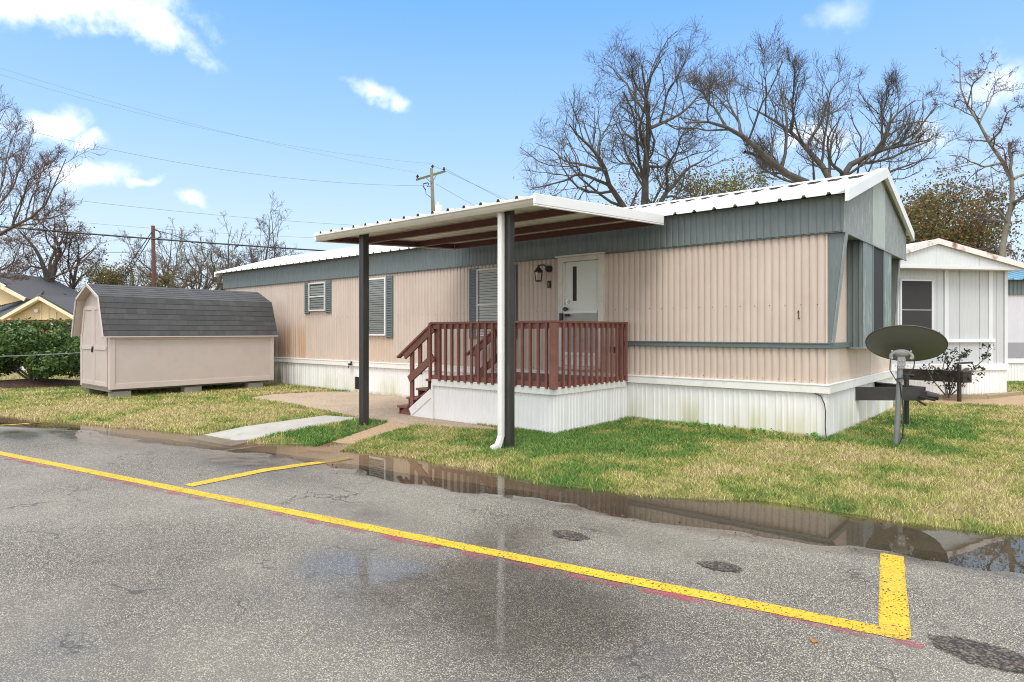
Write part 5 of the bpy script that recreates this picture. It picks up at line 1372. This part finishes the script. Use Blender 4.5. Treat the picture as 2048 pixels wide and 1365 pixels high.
LVB = [dict(m=10, ratio=.46, t0=.22, ang=(28,65), upb=.36, K=7, lmax=3.6, wig=.18), dict(m=7, ratio=.55, t0=.15, ang=(24,58), upb=.26, K=6, wig=.18), dict(m=5, ratio=.6, t0=.1, ang=(22,58), upb=.2, K=5, wig=.2, lmin=.38)]
tree('oak_tree', 'large bare oak with low spreading limbs and upright sprouts behind the roof gable', 'tree', tuple(Vector((*at(1690, 664, dB)[:2], 0))), lim, 9, LVB, group=OG, twig_mat='twig',
     leaf=[(160, .05, 'brownleaf', .05)])
dC = 19.
LCx = [([(1970,1250),(1958,860),(1990,760),(2005,640),(2000,580),(1940,520),(1900,420),(1870,370),(1830,310),(1802,240),(1800,165)], .13, .015, 1), ([(2005,640),(1998,560),(1995,478)], .07, .055, 0), ([(1870,370),(1900,300),(1940,250),(2000,235)], .05, .012, 2), ([(1940,520),(1900,545),(1830,545),(1765,540)], .045, .01, -1.5), ([(1870,375),(1800,350),(1740,320),(1685,310)], .05, .01, 1), ([(2003,640),(2060,600),(2120,520),(2200,420)], .07, .012, 2),
       ([(1830,310),(1850,240),(1885,205),(1915,160)], .04, .01, -1), ([(1995,760),(1950,720),(1900,650),(1860,640)], .05, .01, -2), ([(2000,700),(2060,690),(2110,640)], .06, .015, -1), ([(1975,820),(1930,790),(1880,800)], .04, .01, 1), ([(1915,450),(1960,420),(1990,360),(2040,330)], .05, .01, -1.5)]
lim = [(pl(zc(p), dC, dd, rs_), r0, r1) for p, r0, r1, dd in LCx]
LVC = [dict(m=8, ratio=.34, t0=.25, ang=(30,70), upb=.12, K=6, lmax=2.4), dict(m=5, ratio=.5, t0=.2, ang=(30,65), upb=.05, K=5, wig=.3), dict(m=4, ratio=.5, t0=.2, ang=(30,65), upb=.02, K=4, wig=.3, lmin=.18)]
tree('bare_tree', 'slender pale-barked bare tree behind the white home at the right edge', 'tree', tuple(Vector((*at(1985, 664, dC)[:2], 0))), lim, 13, LVC, group=OG, trunk_mat='barkp', twig_mat='twigr', leaf=[(160, .04, 'brownleaf', .05)])

# generic grown tree
def grown(name, label, px, py_top, d, spread, seed, nl=6, levels=None, trunk_r=.16, fork=.35, leaf=None, twig='twiggy', bark='bark', group=None, minr=.009, lean=0., cat='tree', forks=1):
    rs = np.random.default_rng(seed); base = Vector((*at(px, 664, d)[:2], 0)); h = at(px, py_top, d)[2]
    lim = []
    for fk in range(forks):
        fh = h*fork*(.9+.2*rs.random()); ft = base+Vector((rs.normal()*.35*fk+lean*fh, rs.normal()*.35*fk, fh)); top = base+Vector((rs.normal()*.5+lean*h, rs.normal()*.5, h*.97))
        lim.append(([tuple(base+Vector((0,0,-.1))), tuple(base.lerp(ft, .5)+Vector((rs.normal()*.1, rs.normal()*.1, 0))), tuple(ft), tuple(ft.lerp(top, .5)+Vector((rs.normal()*.3, rs.normal()*.3, 0))), tuple(top)], trunk_r, .02))
        for k in range(nl):
            a = 2*math.pi*(k+rs.random()*.6)/nl; s = ft.lerp(top, .02+.6*k/nl*rs.random()+.0)
            e_ = base+Vector((math.cos(a)*spread*(.7+.4*rs.random())+lean*h, math.sin(a)*spread*(.7+.4*rs.random()), h*(.62+.34*rs.random())))
            m = s.lerp(e_, .5)+Vector((math.cos(a)*spread*.12, math.sin(a)*spread*.12, -h*.02))
            lim.append(([tuple(s), tuple(m), tuple(e_)], trunk_r*.5, .015))
    lv = levels or [dict(m=7, ratio=.42, t0=.2, ang=(28,62), upb=.2, K=5), dict(m=6, ratio=.5, t0=.15, ang=(28,62), upb=.12, K=4, wig=.28), dict(m=4, ratio=.55, t0=.15, ang=(28,62), upb=.1, K=4, wig=.3, lmin=.25)]
    return tree(name, label, cat, tuple(base), lim, seed+100, lv, trunk_mat=bark, twig_mat=twig, leaf=leaf, group=group, minr=minr)
# left edge: big tree leaning in from outside the frame
dL = 20.
LL = [([(-150,800),(-140,620),(-90,520),(-40,475),(0,455),(55,432),(90,395),(112,345),(125,300)], .20, .02, -1), ([(-60,490),(-20,420),(20,370),(50,320),(60,285)], .08, .012, 2), ([(-90,520),(-50,400),(-15,310),(10,240)], .10, .012, -2), ([(20,447),(70,440),(105,420),(128,400)], .05, .01, 2), ([(-100,540),(-40,550),(20,520),(65,480)], .06, .01, -2.5), ([(-60,520),(0,560),(40,560),(80,545)], .05, .01, 2),
      ([(0,455),(25,400),(60,350),(100,320)], .05, .01, -2), ([(-30,470),(0,360),(15,290),(35,250)], .06, .01, 1), ([(55,432),(80,360),(95,320)], .035, .01, 1)]
lim = [(pl(p, dL, dd, rs_), r0, r1) for p, r0, r1, dd in LL]
tree('bare_tree', 'red-brown bare tree leaning into the picture from the left edge', 'tree', tuple(Vector((*at(-150, 664, dL)[:2], 0))), [(p, a*.7, c*.6) for p, a, c in lim], 21, [dict(m=13, ratio=.30, t0=.2, ang=(20,50), upb=.35, K=6, lmax=1.5), dict(m=8, ratio=.55, t0=.15, ang=(20,55), upb=.2, K=5, wig=.2), dict(m=4, ratio=.5, t0=.15, ang=(20,55), upb=.15, K=4, wig=.25, lmin=.2)], trunk_mat='barkr', twig_mat='twigr', group='bare trees at the left')
dM = 46.
LM = [([(122,700),(112,590),(95,560),(85,520),(70,490),(52,462)], .45, .05, -2), ([(108,585),(106,540),(112,510),(105,470),(100,430)], .30, .04, 2), ([(98,560),(108,520),(128,480),(138,440)], .2, .03, 1), ([(70,490),(40,480),(20,500)], .12, .02, 1), ([(108,500),(90,460),(85,430)], .1, .02, -2), ([(88,530),(60,530),(35,550)], .1, .02, -2)]
lim = [(pl(p, dM, dd, rs_), r0, r1) for p, r0, r1, dd in LM]
LVM = [dict(m=8, ratio=.5, t0=.25, ang=(28,70), upb=.12, K=6, lmax=4), dict(m=6, ratio=.5, t0=.15, ang=(28,65), upb=.05, K=5, wig=.3), dict(m=4, ratio=.5, t0=.15, ang=(28,65), upb=.03, K=4, wig=.3, lmin=.4)]
tree('bare_tree', 'forked grey bare tree standing behind the beige house gable', 'tree', tuple(Vector((*at(122, 664, dM)[:2], 0))), lim, 23, LVM, group='bare trees at the left', minr=.012, twig_mat='twigr', leaf=[(700, .09, 'brownleaf', .2)])
LN = [([(130,700),(134,590),(145,560),(150,530),(165,500),(185,480)], .3, .04, 1), ([(146,560),(135,520),(140,490),(150,470)], .15, .03, -2), ([(148,585),(165,555),(190,530),(205,515)], .2, .03, 2), ([(150,530),(160,490),(150,455)], .1, .02, 1)]
lim = [(pl(p, 48., dd, rs_), r0, r1) for p, r0, r1, dd in LN]
tree('bare_tree', 'smaller bare tree over the grey hip roof left of the shed', 'tree', tuple(Vector((*at(134, 664, 48)[:2], 0))), lim, 24, LVM, group='bare trees at the left', minr=.012, twig_mat='twigr', leaf=[(500, .09, 'brownleaf', .2)])
# background row
BG = 'bare trees of the background row'
for (px, pt, d, sp, sd, lab, kw) in ((255, 505, 52, 5.0, 31, 'pale twiggy bare tree left of the short brown pole', {}), (345, 462, 55, 5.0, 32, 'pale bare tree just right of the short brown pole', dict(forks=2)), (400, 470, 50, 4.0, 33, 'bare tree with dark forked stems right of the short brown pole', dict(forks=2)), (447, 448, 54, 3.6, 34, 'upright pale bare tree above the home roof corner', {}), (520, 418, 52, 3.6, 35, 'tallest bare background tree left of the canopy', dict(forks=2, twig='twig')), (212, 540, 60, 4.5, 36, 'low hazy bare tree behind the grey hip roof', {}), (300, 520, 62, 5.5, 37, 'wide low bare tree behind the short brown pole', dict(twig='twigr')), (560, 500, 60, 4.0, 38, 'bare tree low behind the home roof left of the canopy', {})):
    grown('bare_tree', lab, px, pt, d, sp, sd, trunk_r=.22, group=BG, minr=.013, **kw)
grown('autumn_shrub', 'bushy russet leafy shrub behind the shed roof near the short pole', 265, 545, 45, 2.6, 41, nl=7, twig='twigr', cat='shrub', leaf=[(9000, .075, 'olive', .3), (4000, .075, 'brownleaf', .3)], minr=.012, trunk_r=.12)
grown('evergreen_tree', 'small grey-green evergreen between the two house roofs', 62, 577, 52, 1.8, 42, nl=7, cat='tree', leaf=[(4000, .15, 'evergreen', .3)], minr=.012, trunk_r=.14)
grown('magnolia_sapling', 'small dark leafy sapling in front of the grey hip roof', 135, 615, 38, 1.0, 43, nl=5, cat='tree', leaf=[(500, .12, 'evergreen', .2)], minr=.010, trunk_r=.06)
# leafy autumn trees behind the home
grown('autumn_tree', 'olive and orange leafy tree between the two big oaks', 1425, 340, 30, 2.5, 44, nl=9, leaf=[(14000, .06, 'autumn', .3), (3200, .06, 'orange', .3)], twig='twig', trunk_r=.14)
grown('autumn_tree', 'orange-leaved small tree low behind the canopy corner', 1258, 378, 29, 1.3, 45, nl=6, leaf=[(5200, .055, 'orange', .2)], twig='twig', trunk_r=.10)
grown('autumn_tree', 'dense olive-brown leafy tree behind the white home roof', 1842, 402, 26, 2.7, 46, nl=16, leaf=[(42000, .06, 'olive', .34), (9000, .06, 'orange', .34)], twig='twig', trunk_r=.16, fork=.25)
grown('autumn_tree', 'sparse brown leafy tree low behind the roof gable', 1770, 400, 29, 2.6, 47, nl=12, leaf=[(22000, .06, 'olive', .3), (5000, .06, 'orange', .3)], twig='twig', trunk_r=.13)
grown('bare_tree', 'bare tree crowding the right edge behind the blue roof', 2075, 420, 27, 2.8, 48, nl=7, twig='twigr', group=OG, leaf=[(500, .08, 'brownleaf', .1)])

# ---------------------------------------------------------------- shrubs and small plants
def leafcloud(cents, rads, n, size, rs, shell=.65):
    k = rs.integers(0, len(cents), n); d = rs.normal(size=(n, 3)); d /= np.linalg.norm(d, axis=1, keepdims=True)
    r = shell+(1-shell)*rs.random((n, 1)); c = cents[k]+d*rads[k]*r
    a = rs.normal(size=(n, 3)); a /= np.linalg.norm(a, axis=1, keepdims=True); nn = d+rs.normal(size=(n, 3))*.6; q = np.cross(a, nn); q /= np.linalg.norm(q, axis=1, keepdims=True)
    a = np.cross(nn, q); a /= np.linalg.norm(a, axis=1, keepdims=True)
    s = (size*(.6+.8*rs.random(n)))[:, None]
    return np.stack([c-a*s, c+q*s*.5, c+a*s, c-q*s*.5], 1).reshape(-1, 3), np.arange(4*n).reshape(n, 4)
rs = np.random.default_rng(77)
hb = Vector((*at(72, 664, 17.2)[:2], 0))
hedge = thing('hedge_shrub', 'dense glossy dark green shrub on bare pale stems left of the shed', 'shrub', tuple(hb))
cents = []; rads = []
for k in range(70):
    px = rs.uniform(-70, 160); py = rs.uniform(672, 738); dd_ = 17.2+rs.uniform(-1.0, 1.0)
    if py > 700 and (px < 0): py = rs.uniform(660, 740)
    cents.append(at(px, py, dd_)); rads.append(rs.uniform(.22, .40))
cents = np.array(cents); rads = np.array(rads)[:, None]
V, q = leafcloud(cents, rads, 26000, .046, rs, .55); raw_mesh('crown', V, quads=q, mat=M['hedge'], parent=hedge)
top_c = np.array([at(px, 652+5*math.sin(px*.3), 17.2+rs.uniform(-.8, .8)) for px in range(-60, 165, 9)])
V, q = leafcloud(top_c, np.full((len(top_c), 1), .16), 2200, .042, rs, .3); raw_mesh('new_growth', V, quads=q, mat=M['hedge'], parent=hedge)
b = MB()
for k in range(11):
    tx = rs.uniform(-70, 150); b.tube([at(58+k*4+rs.uniform(-3,3), 775, 17.2+rs.uniform(-.25,.25)), at(58+k*4+(tx-75)*.35, 735, 17.2+rs.uniform(-.4,.4)), at(tx, 680, 17.2+rs.uniform(-.7,.7))], [.035, .028, .012], 7)
b.build('stem', M['twiggy'], hedge, smooth=True)
b = MB(); n = 40; vs = [(hb.x, hb.y, .20)]
for r in (1, 2, 3, 4):
    for k in range(n):
        a = 2*math.pi*k/n; f = r/4*(1+.10*math.sin(3*a+1)+.06*math.sin(7*a)); vs.append((hb.x+RT[0]*2.3*f*math.cos(a)-FW[0]*-1.0*f*math.sin(a), hb.y+RT[1]*2.3*f*math.cos(a)+FW[1]*1.0*f*math.sin(a), .20*math.cos(min(1, f)*math.pi/2)-.005-(.05 if r == 4 else 0)))
fs = [(0, 1+k, 1+(k+1)%n) for k in range(n)]+[(1+r*n+k, 1+(r+1)*n+k, 1+(r+1)*n+(k+1)%n, 1+r*n+(k+1)%n) for r in range(3) for k in range(n)]
b.add(vs, fs); struct(b.build('mulch_bed', M['mulch'], smooth=True))
# nandina by the white home
nb_ = Vector((*at(1905, 664, 13.6)[:2], 0))
nd = thing('garden_shrub', 'sparse leggy shrub with dark leaf clusters and red berries by the white home', 'shrub', tuple(nb_))
b = MB(); tips = []
for (pts) in ([(1893,795),(1890,770),(1872,745)], [(1896,795),(1905,765),(1912,735),(1925,712)], [(1898,795),(1915,755),(1945,740),(1972,715),(1978,692)], [(1893,795),(1885,740),(1893,705),(1880,690)], [(1899,795),(1900,745),(1888,715)], [(1903,790),(1935,760),(1955,735)], [(1895,790),(1890,745),(1905,718),(1935,705)], [(1890,790),(1865,760),(1855,740)], [(1897,780),(1895,720),(1882,690),(1873,672)]):
    P = [Vector(at(p, q_, 13.6+rs.uniform(-.25, .25))) for p, q_ in pts]; b.tube(P, [.014]+[.010]*(len(P)-2)+[.005], 5); tips += P[1:]
b.build('stem', M['twig'], nd)
tc_ = np.array([tuple(t+Vector(rs.normal(size=3)*.06)) for t in tips for _ in range(3)])
V, q = leafcloud(tc_, np.full((len(tc_), 1), .10), 800, .032, rs, .2); raw_mesh('foliage', V, quads=q, mat=M['nandina'], parent=nd)
V, q = leafcloud(np.array([at(1908, 742, 13.5), at(1868, 735, 13.5), at(1926, 772, 13.4)]), np.full((3, 1), .05), 70, .018, rs, .1); raw_mesh('berries', V, quads=q, mat=M['orange'], parent=nd)
# weeds along the skirting foot
pts = []
for k in range(60):
    px = rs.choice([1385, 1400, 1412, 1425, 1440, 1530, 1545, 1560, 1640])+rs.uniform(-14, 14); xx = -2.38-(1653-px)*.0082*1.0; 
    pts.append((float(np.clip(-5.2+(px-1250)/(1653-1250)*2.8+rs.normal()*.12, -5.2, -2.4)), 9.12+rs.uniform(-.12, .07), .03+rs.uniform(0, .06)))
V, q = leafcloud(np.array(pts), np.full((len(pts), 1), .05), 900, .020, rs, .1)
struct(raw_mesh('weeds', V, quads=q, mat=M['weed'], loc=(-3.8, 9.1, 0)), 'bright green leafy weeds at the foot of the white skirting', 'weeds', 'stuff')
# loose things on the ground
b = MB(); b.box(-5.24, -5.05, 9.10, 9.2, -.01, .055); b.box(-5.14, -5.0, 9.02, 9.09, -.02, .03)
tag(b.build('broken_brick', M['brickc'], loc=(-5.15, 9.12, 0), bevel=.01), 'small broken brown brick where the porch skirt meets the home', 'brick')
p = gr(1722, 886); b = MB(); b.prism([(p[0]+.30*math.cos(a)*(1+.1*math.sin(3*a)), p[1]+.17*math.sin(a), -.03) for a in [2*math.pi*k/14 for k in range(14)]], (0, 0, .048))
tag(b.build('stepping_stone', M['walk'], loc=(p[0], p[1], 0), bevel=.006), 'flat pale stone sunk in the grass between skirting corner and dish mast', 'stone')
for (px, py, lab) in ((1628, 1283, 'orange dead leaf on the asphalt below the yellow line'),):
    p = gr(px, py); b = MB(); rr = .014; pts = [(p[0]+rr*math.cos(a)*1.5*(1+.2*math.sin(5*a)), p[1]+rr*math.sin(a)*(1+.2*math.cos(4*a)), float(z_asph(np.array([p[0]]), np.array([p[1]]))[0])+.008+.006*math.cos(2*a)) for a in [2*math.pi*k/12 for k in range(12)]]
    b.prism(pts, (0, 0, .0015)); tag(b.build('fallen_leaf', M['fallen'], loc=(p[0], p[1], 0)), lab, 'leaf')

# dead leaves and bits washed up along the puddle and caught in the lawn
rs = np.random.default_rng(31); n = 420
lx_ = rs.uniform(-12, 1.5, n); ly_ = np.where(rs.random(n) < .45, upper(lx_)+rs.normal(size=n)*.10, np.where(rs.random(n) < .3, lower(lx_)+rs.normal(size=n)*.08, upper(lx_)+rs.uniform(.1, 4, n)))
ok = ~(((ly_ > 9.1) & (lx_ < X1)) | ((lx_ > DX0-1) & (lx_ < DX1+.1) & (ly_ > DY0-.1))); lx_, ly_ = lx_[ok], ly_[ok]; n = len(lx_)
lz_ = np.maximum(np.maximum(z_lawn(lx_, ly_), np.where(ly_ < lower(lx_)+.2, z_asph(lx_, ly_), -1)), WATER)+np.where(ly_ > upper(lx_)+.08, .022, .004)
a = rs.uniform(0, 6.28, n); sz = rs.uniform(.006, .020, n)
c_ = np.stack([lx_, ly_, lz_], 1); u_ = np.stack([np.cos(a)*sz, np.sin(a)*sz, rs.normal(size=n)*.003], 1); v_ = np.stack([-np.sin(a)*sz*.5, np.cos(a)*sz*.5, rs.normal(size=n)*.003+.002], 1)
V = np.stack([c_-u_, c_+v_, c_+u_, c_-v_], 1).reshape(-1, 3)
struct(raw_mesh('leaf_litter', V, quads=np.arange(4*n).reshape(n, 4), mat=M['brownleaf']), 'tiny brown dead leaves along the puddle edge and in the lawn', 'leaf litter', 'stuff')

# ---------------------------------------------------------------- grass
def in_view(x, y, margin=1.35):
    d = x*FW[0]+y*FW[1]; s = x*RT[0]+y*RT[1]; return (d > .5) & (np.abs(s) < d*.8*margin+.6), d
rs = np.random.default_rng(5)
def scatter(x0, x1, y0, y1, dens0):
    n = int((x1-x0)*(y1-y0)*dens0); x = rs.uniform(x0, x1, n); y = rs.uniform(y0, y1, n)
    ok, d = in_view(x, y, 1.25)
    keep = rs.random(n) < np.clip((9./np.maximum(d, 1))**1.5, 0, 1)
    e = y-upper(x)+(vnoise(x, y, 1.6, 3)-.5)*.34
    m = ok & keep & (e > .02-.10*rs.random(n))
    for poly in (PAD, WALK, AGG, FARWALK, STREET, SIDEW): m &= ~inpoly(x, y, poly)
    m &= ~((x > X0) & (x < X1+.02) & (y > 9.22) & (y < 13.65))
    m &= ~((x > DX0-.02) & (x < DX1) & (y > DY0) & (y < 9.3))
    m &= ~(((x-hb.x)**2+(y-hb.y)**2) < 1.2)
    return x[m], y[m], d[m]
xa_, ya_, da_ = scatter(-7.6, 5, 4.6, 10, 5600)
xb_, yb_, db_ = scatter(-32, -5.5, 1.5, 14, 3200)
xc_, yc_, dc_ = scatter(-2.4, 9, 10, 24, 2800)
x = np.r_[xa_, xb_, xc_]; y = np.r_[ya_, yb_, yc_]; d = np.r_[da_, db_, dc_]; n = len(x)
# bare and thin spots
thin = sstep(vnoise(x, y, 1.1, 51), .58, .74)*.6
m = rs.random(n) > thin; x, y, d = x[m], y[m], d[m]; n = len(x)
z = z_lawn(x, y)
g = np.clip(greenness(x, y)+rs.normal(size=n)*.17, 0, 1); colr = gcolor(g, rs.random(n))
edge = sstep(y-upper(x), .5, 0); 
hgt = (.018+.032*rs.random(n))*(1+.5*vnoise(x, y, .9, 81))*np.clip(.85+d*.012, .9, 1.25)
wall_near = ((y > 8.95) & (y < 9.25) & (x < X1) & (x > -5.4)) | ((x > X1) & (x < X1+.3) & (y > 9.2) & (y < 13.6)) | (np.hypot(x-DB.x, y-DB.y) < .25)
hgt = np.where(wall_near, hgt*1.5, hgt)
wdt = .0032*np.clip(d/6.5, .8, 2.6)
th = rs.uniform(0, 2*np.pi, n); lean = hgt*rs.uniform(.25, 1.35, n); ph = rs.uniform(0, 2*np.pi, n)
px_, py_ = np.cos(th)*wdt, np.sin(th)*wdt; lx, ly = np.cos(ph)*lean, np.sin(ph)*lean
z0 = z-.004
V = np.stack([np.stack([x-px_, y-py_, z0], 1), np.stack([x+px_, y+py_, z0], 1), np.stack([x+px_*.8+lx*.35, y+py_*.8+ly*.35, z0+hgt*.62], 1), np.stack([x-px_*.8+lx*.35, y-py_*.8+ly*.35, z0+hgt*.62], 1), np.stack([x+lx, y+ly, z0+hgt*.95], 1)], 1).reshape(-1, 3)
k = np.arange(n)*5
quads = np.stack([k, k+1, k+2, k+3], 1); tris = np.stack([k+3, k+2, k+4], 1)
col5 = np.repeat(np.concatenate([colr, np.ones((n, 1))], 1), 5, 0)
struct(raw_mesh('grass', V, tris=tris, quads=quads, mat=M['grass'], attrs={'Col': ('FLOAT_COLOR', col5)}), 'patchy green and straw-coloured winter lawn grass', 'grass', 'stuff')
print('grass blades', n)
